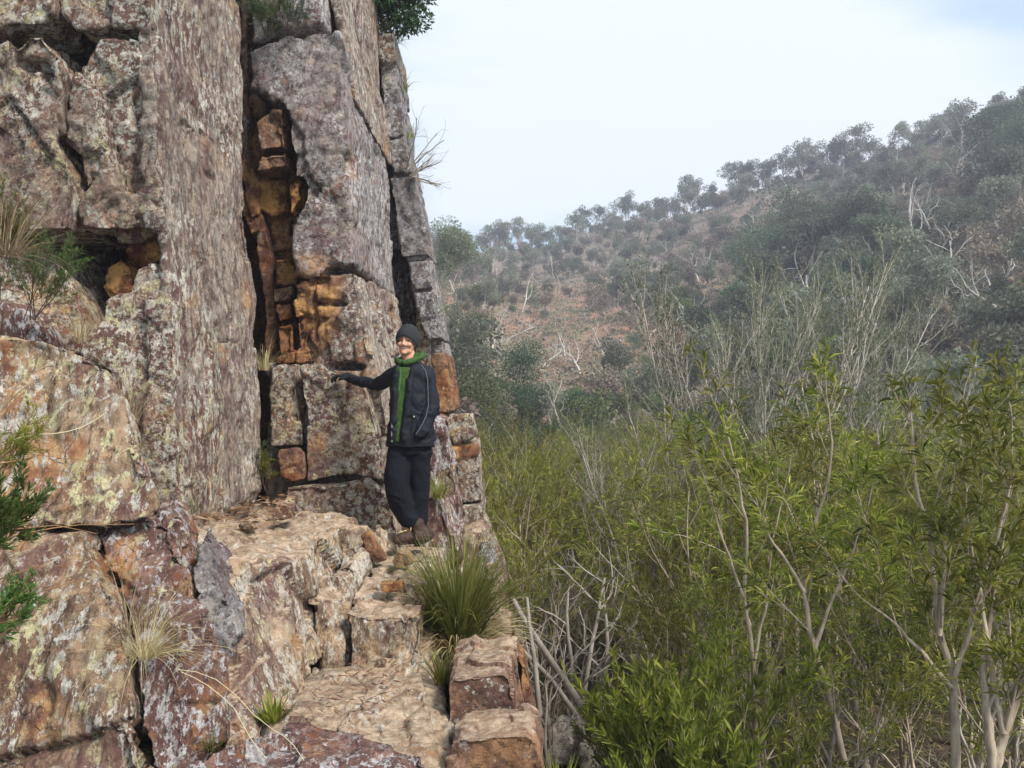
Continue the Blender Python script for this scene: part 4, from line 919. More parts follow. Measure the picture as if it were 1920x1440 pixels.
# bare orange stems reaching in at the left
g = np.random.default_rng(44); segs = []
for (x0, y0, x1, y1) in [(-60, 1030, 250, 985), (-60, 1010, 180, 1000), (-60, 1180, 175, 1085), (-60, 1120, 120, 1060), (-60, 880, 190, 868), (-60, 960, 120, 830)]:
    a, b = np.array(P(x0, y0, 2.75)), np.array(P(x1, y1, 2.95)); t = np.linspace(0, 1, 7)[:, None]
    segs.append(tube(a + (b - a) * t + np.array([0, 0, 1]) * .03 * np.sin(t * 3.1) + g.normal(0, .004, (7, 3)), np.linspace(.003, .0012, 7), 4))
V, Q = join_np(segs); o_ = np.array(P(-60, 1100, 2.75))
tag(link('bare_twigs', mesh_np('bare_twigs', V - o_, Q), B_REDTW, None, Vector(o_)), 'thin bare orange twigs stretching in from the left edge', 'twigs')
# long pale grass stalks crossing the boulder
stalk_m = leaf_mat('stalk', [(.5, .42, .27), (.6, .52, .36)], .1)
for q, lb in (([(-20, 800, 2.9), (60, 720, 2.9), (130, 665, 2.95)], 'steep pale grass stalk in front of the top of the rounded boulder'), ([(-20, 845, 2.9), (100, 815, 2.9), (200, 770, 3.0)], 'nearly level pale grass stalk across the rounded boulder'),
          ([(330, 1255, 3.2), (430, 1290, 3.2), (520, 1370, 3.15), (570, 1430, 3.1)], 'upper of two long pale stalks arching down from the straw tuft'), ([(340, 1260, 3.2), (440, 1330, 3.15), (500, 1420, 3.1)], 'lower of two long pale stalks arching down from the straw tuft')):
    A = np.array([P(*v) for v in q]); t = np.linspace(0, len(q) - 1, 9); X = np.stack([np.interp(t, range(len(q)), A[:, k]) for k in range(3)], 1); X[:, 2] += .02 * np.sin(t * 3)
    V, Q = tube(X, np.full(9, .0016), 4); o_ = V.mean(0)
    tag(link('grass_stalk', mesh_np('grass_stalk', V - o_, Q), stalk_m, None, Vector(o_)), lb, 'grass')

# ------------------------------------------------------------------ trees and dead branches on the cliff edge
g = np.random.default_rng(91); segs, tw = [], []
spec = [(7, .12, -.02, (6, 8), .55, 45, .25, 6), (5, .16, .02, (4, 5), .55, 45, .2, 4), (4, .2, .0, 0, .5, 40, .2, 3)]
for d_ in ((.9, -.1, .12), (.7, -.2, .45), (.5, .1, .2)): grow(g, (0, 0, 0), d_, .78, .03, 0, spec, segs, tw)
t_ = np.array([t[-1] for t in tw]); ii = g.choice(len(t_), min(60, len(t_)), replace=False)
plant('gum_tree', P(655, 5, 9.6), segs, clump_crown(g, t_[ii], g.uniform(.10, .18, len(ii)), 130, .06, .8, .5), B_DARKB, L_DARK, label='dark leafy tree overhanging the cliff top against the sky', cat='tree')
for lab, loc, d0, sd_, L_ in (('bare dead twigs sticking out of the cliff edge against the sky', P(762, 320, 9.45), (.7, 0, .75), 92, .62), ('lower bare twiggy bush on the cliff edge against the sky', P(768, 330, 9.45), (.7, 0, .1), 93, .34)):
    g = np.random.default_rng(sd_); segs, tw = [], []
    spec = [(6, .12, .03, (3, 4), .6, 35, .2, 4), (5, .16, .03, (2, 3), .55, 35, .2, 3), (3, .2, 0, 0, .5, 30, .2, 3)]
    for k in range(3 if sd_ == 92 else 7): grow(g, (0, 0, 0), np.array(d0) + g.normal(0, .25, 3), L_ * g.uniform(.9, 1.3), .010, 0, spec, segs, tw)
    V, Q = join_np(segs); tag(link('dead_branch', mesh_np('dead_branch', V, Q), B_GREY, None, loc), lab, 'branch')

# ------------------------------------------------------------------ thickets of the creek flat
def near_shrub(seed, h=3.35, n=(3, 4)):
    g = np.random.default_rng(seed); segs, tw = [], []
    spec = [(5, .07, .03, n, 1.25, 25, .55, 7), (7, .09, .05, (5, 6), .5, 30, .25, 5), (5, .12, .08, (4, 5), .55, 34, .2, 4), (4, .12, .08, 0, .5, 30, .2, 3)]
    grow(g, (0, 0, -.1), (g.normal(0, .15), g.normal(0, .15), 1), h * .34, .028, 0, spec, segs, tw)
    lf = leaves(g, tw, .0080, .118, .0150, 44, .08, .0, 1, .8, .22)
    return plant('willow_shrub', (0, 0, 0), segs, lf, B_PALE, L_NEAR, 'stem', 'foliage', height=h, cat='shrub')
B_ASH = bark_mat('ash_pale_bark', (.54, .49, .42), (.36, .31, .26), 15)
def wispy(seed, h=5.7):
    g = np.random.default_rng(seed); segs, tw = [], []
    spec = [(6, .06, .02, (6, 7), 1.2, 24, .4, 7), (8, .045, .03, (9, 11), .42, 25, .2, 5), (6, .06, .05, (7, 9), .5, 24, .1, 4), (4, .1, .06, 0, .5, 24, .2, 3)]
    grow(g, (0, 0, -.2), (g.normal(.08, .12), g.normal(0, .1), 1), h * .38, .042, 0, spec, segs, tw)
    fine_ = [t for t in tw if t[-1][2] > h * .3]
    lf = leaves(g, fine_, .017, .075, .012, 30, .1, .3, 1, .6, .05)
    return plant('bare_branched_tree', (0, 0, 0), segs, lf, B_ASH, L_GREY, 'trunk', 'foliage', height=h, cat='tree')
def feathery(seed, h=2.3, mat=None):
    g = np.random.default_rng(seed); segs, tw = [], []
    spec = [(5, .10, .04, (5, 6), .8, 30, .2, 5), (5, .12, .07, (5, 6), .5, 32, .2, 4), (4, .14, .07, 0, .5, 30, .2, 3)]
    for k in range(4): grow(g, g.normal(0, .06, 3) * [1, 1, 0], g.normal(0, .22, 3) * [1, 1, 0] + [0, 0, 1], h * .55, .018, 0, spec, segs, tw)
    lf = leaves(g, tw, .0085, .075, .0115, 34, .12, .0, 1, 1.0, .05)
    return plant('feathery_bush', (0, 0, 0), segs, lf, B_PALE, mat or L_OLIVE, 'stem', 'foliage', height=h, cat='shrub')
def bright(seed, h=1.9):
    g = np.random.default_rng(seed); segs, tw = [], []
    spec = [(5, .08, .05, (5, 6), .7, 26, .35, 5), (5, .10, .08, (4, 5), .55, 28, .2, 4), (4, .1, .08, 0, .5, 30, .2, 3)]
    for k in range(4): grow(g, g.normal(0, .05, 3) * [1, 1, 0], g.normal(0, .22, 3) * [1, 1, 0] + [0, 0, 1], h * .55, .013, 0, spec, segs, tw)
    lf = leaves(g, tw, .006, .095, .0165, 40, .25, .0, 1, 1.0, .05)
    return plant('bright_shrub', (0, 0, 0), segs, lf, B_PALE, L_BRIGHT, 'stem', 'foliage', height=h, cat='shrub')
def twiggy(seed, h=1.8, lean=(0, 0)):
    g = np.random.default_rng(seed); segs, tw = [], []
    spec = [(8, .14, .02, (6, 7), .55, 40, .15, 6), (6, .16, .03, (4, 5), .5, 40, .2, 4), (4, .2, 0, 0, .5, 35, .2, 3)]
    for k in range(3): grow(g, g.normal(0, .05, 3) * [1, 1, 0], np.array([lean[0], lean[1], 1]) + g.normal(0, .3, 3) * [1, 1, 0], h * .7, .024, 0, spec, segs, tw)
    return plant('dead_shrub', (0, 0, 0), segs, None, B_GREY, None, 'stem', cat='dead shrub')

def row(protos, items, labels, group, rgs):
    used = [0] * len(protos)
    for i, (px, D, sc) in enumerate(items):
        j = rgs.integers(len(protos)); x = (px - 960) / F * D
        o = place(protos[j], used[j], (x, D, tz(x, D) - .03), rgs.uniform(0, 6.28), sc); used[j] += 1
        lb = labels[i] if isinstance(labels, list) else labels
        if lb.endswith('thicket') or lb.endswith('hill') or lb.endswith('stems') or lb.endswith('flat'):
            lb += ', ' + ('front' if D < 6.3 else 'near' if D < 10 else 'middle' if D < 15 else 'back' if D < 24 else 'far') + ' row, ' + ('by the cliff' if px < 1020 else 'left part' if px < 1250 else 'centre part' if px < 1500 else 'right part' if px < 1750 else 'right edge')
        o['label'] = lb; o['group'] = group
    for j, u in enumerate(used):
        if not u:
            for c in list(protos[j].children): bpy.data.objects.remove(c)
            bpy.data.objects.remove(protos[j])

rs = np.random.default_rng(15)
def where(px, D):
    side_ = 'left' if px < 1250 else ('middle' if px < 1550 else 'right')
    return side_
# far green bushes beyond the flat
items = [(px + rs.normal(0, 10), D, s) for px, D, s in [(x, d, .9) for d in (34, 29, 25) for x in range(880, 1900, 46)]]
row([feathery(201, 2.0, L_HILL3), feathery(202, 2.0, L_HILL3)], [(a, b, c * rs.uniform(.75, 1.2)) for a, b, c in items], 'pale green bush at the foot of the hill', 'bushes in the far thicket', rs)
items = [(x + rs.normal(0, 14), d * rs.uniform(.95, 1.05), rs.uniform(.62, 1.25)) for d, st_ in ((20.5, 42), (17, 46), (14, 58), (12, 66), (10.3, 78), (8.8, 92)) for x in range(905 if d > 11 else 925, 1990, st_)]
row([feathery(210), feathery(211), feathery(212), feathery(213)], items, 'feathery olive-green bush of the thicket', 'feathery bushes of the creek thicket', rs)
wl = [(1305, 14, .98, 'pale many-branched tree with grey tips, leftmost of the tall bare-branched trees'), (1418, 12.6, .92, 'bare-branched tree forking in a V, second of the tall ones from the left'),
      (1548, 12.2, 1.0, 'tallest dense bundle of pale bare branches right of the middle'), (1600, 14, 1.0, 'bare-branched tree leaning right behind the dense bundle'),
      (1675, 13, .86, 'rightmost tall bare-branched tree with olive tips, against the scree'), (1760, 16, .7, 'low bare-branched tree in front of the purple scree'),
      (1235, 13, .62, 'small grey bare-branched tree left of the tall group'), (1095, 10.5, .5, 'short pale branched sapling amid the left thicket'), (1170, 9.6, .55, 'pale branched sapling leaning over the left thicket')]
row([wispy(301), wispy(302), wispy(303), wispy(304)], [w_[:3] for w_ in wl], [w_[3] for w_ in wl], 'tall bare-branched trees in the thicket', rs)
nl = [(1700, 6.0, .9, 'willow-leaved shrub just behind the forked pale trunk'),
      (1430, 6.6, .92, 'willow-leaved shrub left of the crooked-stemmed one'), (1640, 6.6, 1.05, 'willow-leaved shrub behind the thick forked trunk'), (1800, 6.2, 1.06, 'leafy shrub between the two thick pale trunks'), (1500, 7.6, .95, 'tall willow-leaved shrub in the second row, middle'),
      (1340, 8.0, .86, 'willow-leaved shrub at the left end of the second row'), (1720, 8.2, 1.05, 'willow-leaved shrub of the back row, right'), (1860, 8.2, 1.0, 'back-row willow-leaved shrub at the right edge'), (1250, 7.2, .62, 'low willow-leaved shrub near the bare tangle'),
      (1600, 9.2, .95, 'willow-leaved shrub furthest back in the middle'), (1960, 5.8, 1.0, 'leafy shrub half cut by the right edge'), (1480, 5.0, .62, 'low leafy shrub in front, middle of the bottom edge'), (1620, 4.4, .58, 'low leafy shrub in front, right of the middle bottom'), (1690, 3.9, .42, 'low leafy shrub at the bottom right')]
nl += [(px_, D_, sc_, 'low leafy shrub between pale stems') for px_, D_, sc_ in [(1130, 8.6, .6), (1200, 6.6, .5), (1290, 6.0, .55), (1360, 5.6, .52), (1400, 7.4, .66), (1460, 6.2, .6), (1520, 6.4, .62), (1580, 7.2, .7), (1610, 5.6, .58), (1660, 5.4, .55), (1700, 6.8, .7), (1760, 5.2, .6), (1790, 7.4, .75), (1840, 5.3, .62), (1900, 6.6, .75), (1950, 4.8, .7), (1080, 9.6, .62), (1230, 8.8, .7), (1320, 9.6, .8), (1440, 9.2, .85)]]
row([near_shrub(401), near_shrub(402), near_shrub(403), near_shrub(404), near_shrub(405)], [w_[:3] for w_ in nl], [w_[3] for w_ in nl], 'willow-leaved shrubs of the near thicket', rs)
def trained(D, base, limbs, lab, seed, r0=.021):
    g = np.random.default_rng(seed); segs, tw = [], []
    b0 = np.array(P(*base, D)); b0[2] = tz(b0[0], D) - .05
    spec = [(5, .08, .07, (3, 4), .6, 32, .3, 5), (5, .12, .08, (2, 3), .55, 34, .2, 4), (4, .12, .08, 0, .5, 30, .2, 3)]
    for q, dd_ in limbs:
        A = np.array([P(x, y, D + dd_ * k / len(q)) for k, (x, y) in enumerate(q)]); t = np.linspace(0, len(q) - 1, 3 * len(q)); X = np.stack([np.interp(t, range(len(q)), A[:, k]) for k in range(3)], 1)
        X += g.normal(0, .004, X.shape)
        if q[0] == limbs[0][0][0]: X = np.vstack([b0[None], X]); ra = np.linspace(r0 * 1.25, r0 * .42, len(X))
        else: ra = np.linspace(r0 * .72, r0 * .25, len(X))
        segs.append(tube(X, ra, 8))
        for k in range(3, len(X)):
            if g.random() < .42:
                d = X[k] - X[k - 1]; d /= np.linalg.norm(d); sd_ = g.normal(0, .55, 3); sd_[2] = abs(sd_[2]) * .5
                grow(g, X[k], d + sd_, g.uniform(.22, .5), ra[k] * .4, 0, spec, segs, tw)
        grow(g, X[-1], X[-1] - X[-2], .45, ra[-1] * .9, 0, spec, segs, tw)
    tw = [t - b0 for t in tw]; segs = [(V - b0, Q) for V, Q in segs]
    lf = leaves(g, tw, .0105, .112, .0145, 44, .05, .0, 1, .8, .22)
    o = plant('willow_shrub', Vector(b0), segs, lf, B_PALE, L_NEAR, 'stem', 'foliage', cat='shrub', label=lab, group='willow-leaved shrubs of the near thicket')
trained(4.3, (1800, 1470), [([(1792, 1440), (1788, 1340), (1790, 1272), (1762, 1190), (1752, 1100), (1742, 1000), (1715, 900)], .1), ([(1790, 1272), (1815, 1200), (1832, 1120), (1850, 1060), (1885, 960), (1900, 880)], -.15),
        ([(1788, 1290), (1745, 1240), (1700, 1190), (1640, 1140)], .2), ([(1762, 1190), (1768, 1080), (1775, 960), (1800, 840)], .2)], 'shrub with the thick pale forked trunk near the right edge', 801)
trained(4.1, (1850, 1480), [([(1865, 1440), (1880, 1380), (1905, 1290), (1935, 1180), (1950, 1050)], .1), ([(1865, 1440), (1850, 1340), (1842, 1250), (1860, 1150)], .2), ([(1880, 1380), (1858, 1240), (1840, 1130), (1820, 1010)], .3)], 'shrub with leaning pale trunks at the far right edge', 802, .024)
trained(4.6, (1590, 1480), [([(1585, 1430), (1560, 1330), (1545, 1270), (1520, 1190), (1508, 1110), (1515, 1020), (1548, 930), (1560, 830)], .2), ([(1530, 1215), (1560, 1130), (1590, 1060), (1615, 990)], .1), ([(1508, 1110), (1480, 1060), (1440, 1000), (1410, 930)], .2)], 'willow-leaved shrub with a crooked pale stem right of the middle', 803, .016)
trained(5.2, (1410, 1400), [([(1415, 1380), (1412, 1250), (1395, 1120), (1400, 1000), (1385, 900), (1360, 800)], .1), ([(1412, 1250), (1440, 1120), (1450, 1000), (1480, 880)], .3), ([(1395, 1120), (1360, 1020), (1330, 930)], .3)], 'slender upright willow-leaved shrub behind the bright green one', 804, .014)
bl = [(1215, 4.3, .9, 'bright green leafy shrub at the bottom, right of the pale creek rocks'), (1330, 4.5, .95, 'bright green shrub with a tall upright shoot at the bottom middle'), (1420, 4.1, .78, 'bright green shrub at the bottom edge, middle'), (1180, 5.4, .62, 'low bright green shrub beside the pale creek rocks'), (1560, 4.0, .7, 'bright green shrub at the bottom right of the middle')]
row([bright(501), bright(502)], [w_[:3] for w_ in bl], [w_[3] for w_ in bl], 'bright green shrubs at the bottom', rs)
tl = [(1085, 7.4, 1.25, 'dark brown bare trunk with twisted twigs left in the thicket'), (1040, 6.6, .75, 'tangled dead grey shrub beside the stone blocks'), (1005, 7.3, .8, 'bare brushy dead shrub behind the stone blocks'), (1180, 7.0, .9, 'dead grey twigs arching over the bright shrub'),
      (1270, 9, 1.2, 'grey dead shrub in the shade of the left thicket'), (1010, 9.5, 1.2, 'thin dark dead saplings near the cliff foot'), (1400, 8.5, 1.1, 'dead branches among the middle thicket'), (1850, 5.4, .9, 'dead grey twigs under the right-hand shrubs'), (1560, 6.9, 1.0, 'dead twigs under the shrubs right of the middle')]
row([twiggy(601), twiggy(602, lean=(-.3, 0)), twiggy(603)], [w_[:3] for w_ in tl], [w_[3] for w_ in tl], 'dead shrubs in the thicket', rs)
# leaning dead stems beside the blocks
for pts, r_, lb in [([(1095, 1330, 7.0), (1040, 1250, 6.7), (1000, 1190, 6.5), (975, 1150, 6.4), (960, 1120, 6.4)], .035, 'rough brown dead stem leaning to the rocks'),
                    ([(1080, 1340, 6.8), (1030, 1270, 6.5), (975, 1215, 6.3), (950, 1190, 6.2)], .024, 'second rough dead stem under the leaning one'),
                    ([(1012, 1340, 5.9), (1002, 1240, 5.9), (992, 1170, 5.9), (988, 1120, 5.9)], .022, 'upright grey dead stem at the side of the stone blocks')]:
    A = np.array([P(*v) for v in pts]); V, Q = tube(A, np.linspace(r_, r_ * .5, len(A)), 7); o_ = V.min(0)
    tag(link('fallen_bough', mesh_np('fallen_bough', V - o_, Q), B_GREY, None, Vector(o_)), lb, 'dead stem')

# ------------------------------------------------------------------ pale creek rocks and litter
for i, (f, D, lb) in enumerate([([(1020, 1385), (1060, 1378), (1095, 1392), (1100, 1440), (1030, 1440)], 6.6, 'pale flat creek rock right beside the nearest stone block'),
        ([(1085, 1395), (1120, 1385), (1150, 1410), (1160, 1460), (1090, 1460)], 6.4, 'pale creek rock, the right one by the bright shrub'), ([(1062, 1362), (1085, 1350), (1108, 1365), (1105, 1385), (1068, 1386)], 7.0, 'small grey creek rock between the pale ones'),
        ([(1190, 1255), (1240, 1245), (1275, 1262), (1262, 1290), (1200, 1292)], 8.4, 'white creek stone glimpsed behind the bright shrub')]):
    rock('creek_rock', [([(x, y, D) for x, y in f], .45)], R_PALE, vox=.03, big=.05, small=.03, fb=.02, label=lb, cat='rock')
g = np.random.default_rng(77)
def litter(n, area, z, ln, wd, mat, name, label, cat, seed):
    g = np.random.default_rng(seed); B = []
    for k in range(n):
        u, v = g.random(2); a, b, c, d = [np.array(P(*q)) for q in area]; q = (a * (1 - u) + b * u) * (1 - v) + (d * (1 - u) + c * u) * v; B.append(q + [0, 0, z + g.uniform(0, .03)])
    B = np.array(B); az = g.uniform(0, 6.28, n); D_ = np.column_stack([np.cos(az), np.sin(az), g.normal(0, .22, n)])
    V, T, tn = blades(g, B, D_, ln * g.uniform(.5, 1.3, n), wd * g.uniform(.6, 1.3, n), 0)
    o_ = V.mean(0); return tag(link(name, mesh_np(name, V - o_, T, False, {'tint': tn}), mat, None, Vector(o_)), label, cat, kind='stuff')
litter(240, [(345, 985, 4.9), (520, 985, 5.2), (545, 935, 6.8), (400, 945, 6.8)], .02, .09, .02, L_DRY, 'bark_litter', 'reddish bark flakes and dead leaves on the ledge at the cliff foot', 'litter', 5)
litter(160, [(560, 1370, 3.7), (740, 1330, 4.1), (745, 1245, 4.7), (640, 1262, 4.5)], .03, .07, .008, L_DRY, 'leaf_litter', 'dead twigs and leaves on the sandy step', 'litter', 6)
n = 26000; px = g.uniform(900, 2000, n); D = g.uniform(5.0, 24, n); x = (px - 960) / F * D; B = np.column_stack([x, D, terrain_z(x, D)])
az = g.uniform(0, 6.28, n); V, T, tn = blades(g, B, np.column_stack([np.cos(az), np.sin(az), g.uniform(-.05, .7, n)]), .16 * g.uniform(.4, 1.4, n), .014 * g.uniform(.6, 1.3, n), 0)
tag(link('ground_litter', mesh_np('ground_litter', V, T, False, {'tint': tn}), leaf_mat('ground_litter', [(.05, .07, .015), (.14, .13, .05), (.25, .17, .09), (.36, .27, .16)], .2)), 'dry leaves, twigs and grass covering the creek flat', 'litter', kind='stuff')
# ------------------------------------------------------------------ the man
from mathutils.bvhtree import BVHTree
PB = P(768, 1022, 6.3); man = empty('person', PB, label='smiling man in dark beanie, black jacket and green hoodie, gloved hand on the rock', cat='person')
def q_(px, py, d=0.0): return P(px, py, 6.3 + d) - PB

def ell(c, r, n=16, m=12, R=None):
    V = []; Fc = []
    for i in range(1, m):
        th = math.pi * i / m
        for j in range(n): ph = 2 * math.pi * j / n; V.append(Vector((r[0] * math.sin(th) * math.cos(ph), r[1] * math.sin(th) * math.sin(ph), r[2] * math.cos(th))))
    V.append(Vector((0, 0, r[2]))); V.append(Vector((0, 0, -r[2]))); t, b = len(V) - 2, len(V) - 1
    for i in range(m - 2):
        for j in range(n): a = i * n + j; a2 = i * n + (j + 1) % n; Fc += [(a, a + n, a2 + n), (a, a2 + n, a2)]
    for j in range(n): Fc.append((t, j, (j + 1) % n)); l = (m - 2) * n; Fc.append((b, l + (j + 1) % n, l + j))
    return [(R @ v if R else v) + Vector(c) for v in V], Fc
def limb(pts, rad, n=14, sub=4, ends=True):
    """closed tapering tube through the joints with round ends; rad: r or (r_side, r_front)"""
    pts = [Vector(p) for p in pts]; rad = [r if isinstance(r, tuple) else (r, r) for r in rad]
    C, Rr = [], []
    for i in range(len(pts) - 1):
        p0 = pts[max(i - 1, 0)]; p1 = pts[i]; p2 = pts[i + 1]; p3 = pts[min(i + 2, len(pts) - 1)]
        for s in range(sub):
            t = s / sub; C.append(.5 * ((2 * p1) + (p2 - p0) * t + (2 * p0 - 5 * p1 + 4 * p2 - p3) * t * t + (-p0 + 3 * p1 - 3 * p2 + p3) * t ** 3))
            u = t * t * (3 - 2 * t); Rr.append(tuple(rad[i][k] * (1 - u) + rad[i + 1][k] * u for k in (0, 1)))
    C.append(pts[-1]); Rr.append(rad[-1]); V = []; Fc = []; N_ = len(C)
    for i in range(N_):
        d = (C[min(i + 1, N_ - 1)] - C[max(i - 1, 0)]).normalized()
        a = d.cross(Vector((0, 1, 0))) if abs(d.y) < .85 else d.cross(Vector((1, 0, 0))); a.normalize(); b = d.cross(a)
        if a.x < 0: a = -a; b = -b
        for j in range(n):
            th = 2 * math.pi * j / n; V.append(C[i] + a * Rr[i][0] * math.cos(th) + b * Rr[i][1] * math.sin(th))
    for i in range(N_ - 1):
        for j in range(n): A = i * n + j; B = i * n + (j + 1) % n; Fc += [(A, B, B + n), (A, B + n, A + n)]
    for end, i in ((-1, 0), (1, N_ - 1)):
        k = len(V); V.append(C[i]); 
        for j in range(n): A = i * n + j; B = i * n + (j + 1) % n; Fc.append((k, B, A) if end < 0 else (k, A, B))
    if not ends: return V, Fc
    e1 = ell(C[0], (Rr[0][0] * .96,) * 3, 12, 8); e2 = ell(C[-1], (Rr[-1][0] * .96,) * 3, 12, 8)
    for e in (e1, e2):
        k = len(V); V += e[0]; Fc += [tuple(x + k for x in f) for f in e[1]]
    return V, Fc
def blob(name, shapes, vox, mat, parent=man, sm=3, wr=0.0, wsc=14, fn=None, wdir=(1, 1, 1)):
    Vs, Fs = [], []
    for V, Fc in shapes: k = len(Vs); Vs += V; Fs += [tuple(x + k for x in f) for f in Fc]
    V, N, Q = remesh(Vs, Fs, vox, sm)
    if wr:
        W = V * np.array(wdir) + .05 * np.stack([vnoise(V * 9, 3), vnoise(V * 9, 4), vnoise(V * 9, 5)], 1)
        A_ = W @ np.array([[.94, 0, .34], [0, 1, 0], [-.34, 0, .94]]) * [.55, .55, 1.25]
        rdg = (1 - np.abs(vnoise(A_ * wsc, 8)) * 2.4); rd2 = 1 - np.abs(vnoise(W * wsc * 2.1, 18)) * 2.4
        V = V + N * (wr * (rdg * .8 + .35 * rd2 + .4 * fbm(W * wsc * .5, 2, 9)))[:, None]
    if fn: V = fn(V, N)
    o = link(name, mesh_np(name, V, Q, True), mat, parent)
    return o, V, Q
def small(name, sh, mat, parent=man):
    V, Fc = sh; T = np.array([f if len(f) == 4 else (f[0], f[1], f[2]) for f in Fc])
    return link(name, mesh_np(name, [tuple(v) for v in V], T, True), mat, parent)

SKIN = plain_mat('skin', (.60, .32, .215), (.54, .27, .175), .55, 25, .05, .001, .4)
NAVY = plain_mat('jacket_cloth', (.011, .013, .022), (.006, .007, .012), .75, 90, .35, .003)
TROU = plain_mat('trouser_cloth', (.007, .008, .015), (.003, .004, .008), .9, 120, .4, .003)
GREEN = plain_mat('green_fleece', (.050, .105, .024), (.025, .055, .012), .95, 70, .4, .003)
BEAN = plain_mat('beanie_knit', (.034, .040, .042), (.014, .017, .018), .95, 150, .5, .003)
BOOT = plain_mat('boot_leather', (.075, .042, .030), (.028, .017, .014), .7, 60, .3, .003)
SOLE = plain_mat('boot_sole', (.03, .027, .025), None, .8); LACE = plain_mat('laces', (.62, .50, .20), None, .8)
GREYC = plain_mat('grey_piping', (.16, .165, .19), None, .7); GLOV = plain_mat('glove_knit', (.013, .014, .018), None, .9, 160, .4)
EYEW = plain_mat('eye', (.55, .50, .46), None, .3, bump=0); EYED = plain_mat('iris', (.03, .018, .012), None, .3, bump=0); TOOTH = plain_mat('teeth', (.75, .70, .62), None, .3, bump=0)
LIP = plain_mat('lip', (.36, .12, .09), None, .5, bump=0); HAIR = plain_mat('eyebrow_hair', (.02, .014, .01), None, .8, 200)

# head, facing the camera, turned a little to the left and tilted
HC = q_(763.5, 642, 0); RH = Matrix.Rotation(math.radians(-10), 3, 'Z') @ Matrix.Rotation(math.radians(4), 3, 'Y')
def h_(x, y, z): return RH @ Vector((x, y, z)) + HC
def hell(c, r, n=18, m=14): return ell(h_(*c), r, n, m, RH)
head = [hell((0, .012, .035), (.074, .092, .082)), hell((0, -.012, -.02), (.062, .074, .075)), hell((0, -.028, -.066), (.051, .050, .034)),
        hell((-.030, -.062, -.020), (.028, .022, .024)), hell((.030, -.062, -.020), (.028, .022, .024)), hell((0, -.092, -.018), (.0125, .018, .015)), hell((0, -.085, .004), (.009, .014, .026)),
        hell((-.013, -.084, -.024), (.009, .010, .008)), hell((.013, -.084, -.024), (.009, .010, .008)), hell((0, -.076, .032), (.050, .012, .010)), hell((0, -.066, -.083), (.024, .018, .015)),
        hell((-.072, .01, -.008), (.008, .016, .028)), hell((.072, .01, -.008), (.008, .016, .028)), limb([h_(0, .01, -.05), q_(770, 690, .02)], [.052, .058])]
S_R = q_(743, 703, .03); E_R = q_(706, 721, .25); W_R = q_(662, 711, .46)
S_L = q_(799, 703, -.01); E_L = q_(809, 762, -.05); W_L = q_(794, 806, -.135)
hand_c = q_(650, 706, .50)
body = head + [limb([q_(770, 690, .02), q_(771, 740, .01), q_(770, 790, .0), q_(769, 835, .0)], [(.08, .06), (.115, .08), (.10, .08), (.11, .08)], 20, 4, False),
     limb([S_R, E_R, W_R, hand_c], [.040, .032, .024, .022]), limb([S_L, E_L, W_L, q_(784, 813, -.15)], [.042, .034, .026, .022]),
     limb([q_(754, 835, 0), q_(748, 910, -.02), q_(766, 990, .0)], [.07, .052, .036]), limb([q_(786, 835, 0), q_(786, 910, .02), q_(788, 990, .07)], [.07, .052, .036]), 
     limb([q_(788, 1005, -.0), q_(750, 1012, -.06)], [.03, .026]), limb([q_(797, 1003, .1), q_(768, 1008, .08)], [.03, .026])]
def face_fn(V, N):
    inv = np.array(RH.inverted()); L_ = (V - np.array(HC)) @ inv.T
    for sx_ in (-1, 1):
        d = ((L_[:, 0] - sx_ * .029) / .019) ** 2 + ((L_[:, 2] - .014) / .012) ** 2
        V = V - N * (.009 * np.exp(-d) * (L_[:, 1] < -.03))[:, None]
        d = ((L_[:, 0] - sx_ * .037) / .008) ** 2 + ((L_[:, 2] + .040) / .018) ** 2
        V = V - N * (.0035 * np.exp(-d) * (L_[:, 1] < -.02))[:, None]
    d = (np.abs(L_[:, 0]) / .030) ** 4 + ((L_[:, 2] + .046 - L_[:, 0] ** 2 * 6) / .0075) ** 2
    return V - N * (.006 * np.exp(-d) * (L_[:, 1] < -.03))[:, None]
bo, BV, BQ = blob('body', head + body[len(head):], .0055, SKIN, sm=3, fn=face_fn)
bo.name = 'body'
bvh = BVHTree.FromPolygons([tuple(v) for v in BV], [tuple(f) for f in BQ])
def on_face(x, z, out=.0):
    o = h_(x, -.3, z); d = RH @ Vector((0, 1, 0)); r = bvh.ray_cast(o, d)
    return (r[0] if r[0] else h_(x, -.07, z)) - d * out
for s in (-1, 1):
    e = small('eye', ell(on_face(s * .029, .013, -.004), (.0105, .007, .0052), 12, 8, RH), EYEW); small('iris', ell(on_face(s * .029 - .001, .013, .0005), (.0050, .0035, .0048), 10, 8), EYED, e)
    c = [on_face(s * (.013 + .031 * t), .030 + .006 * math.sin(t * 2.6), .0015) for t in (0, .3, .6, 1)]; V, T = tube([tuple(v) for v in c], [.0026, .0042, .0038, .0018], 6); link('eyebrow', mesh_np('eyebrow', V, T), HAIR, man)
mo = [on_face(x, -.043 + x * x * 7.0, .0005) for x in np.linspace(-.024, .024, 9)]
V, T = tube([tuple(v) for v in mo], [.0015, .0036, .0048, .0055, .0058, .0055, .0048, .0036, .0015], 6); link('teeth', mesh_np('teeth', V, T), TOOTH, man)
for dz, rr_ in ((.0062, .0022), (-.0072, .0030)):
    mo = [on_face(x, -.043 + x * x * 7.0 + dz * (1 - (x / .031) ** 2), .001) for x in np.linspace(-.029, .029, 9)]
    V, T = tube([tuple(v) for v in mo], [.001] + [rr_] * 7 + [.001], 6); link('lip', mesh_np('lip', V, T), LIP, man)

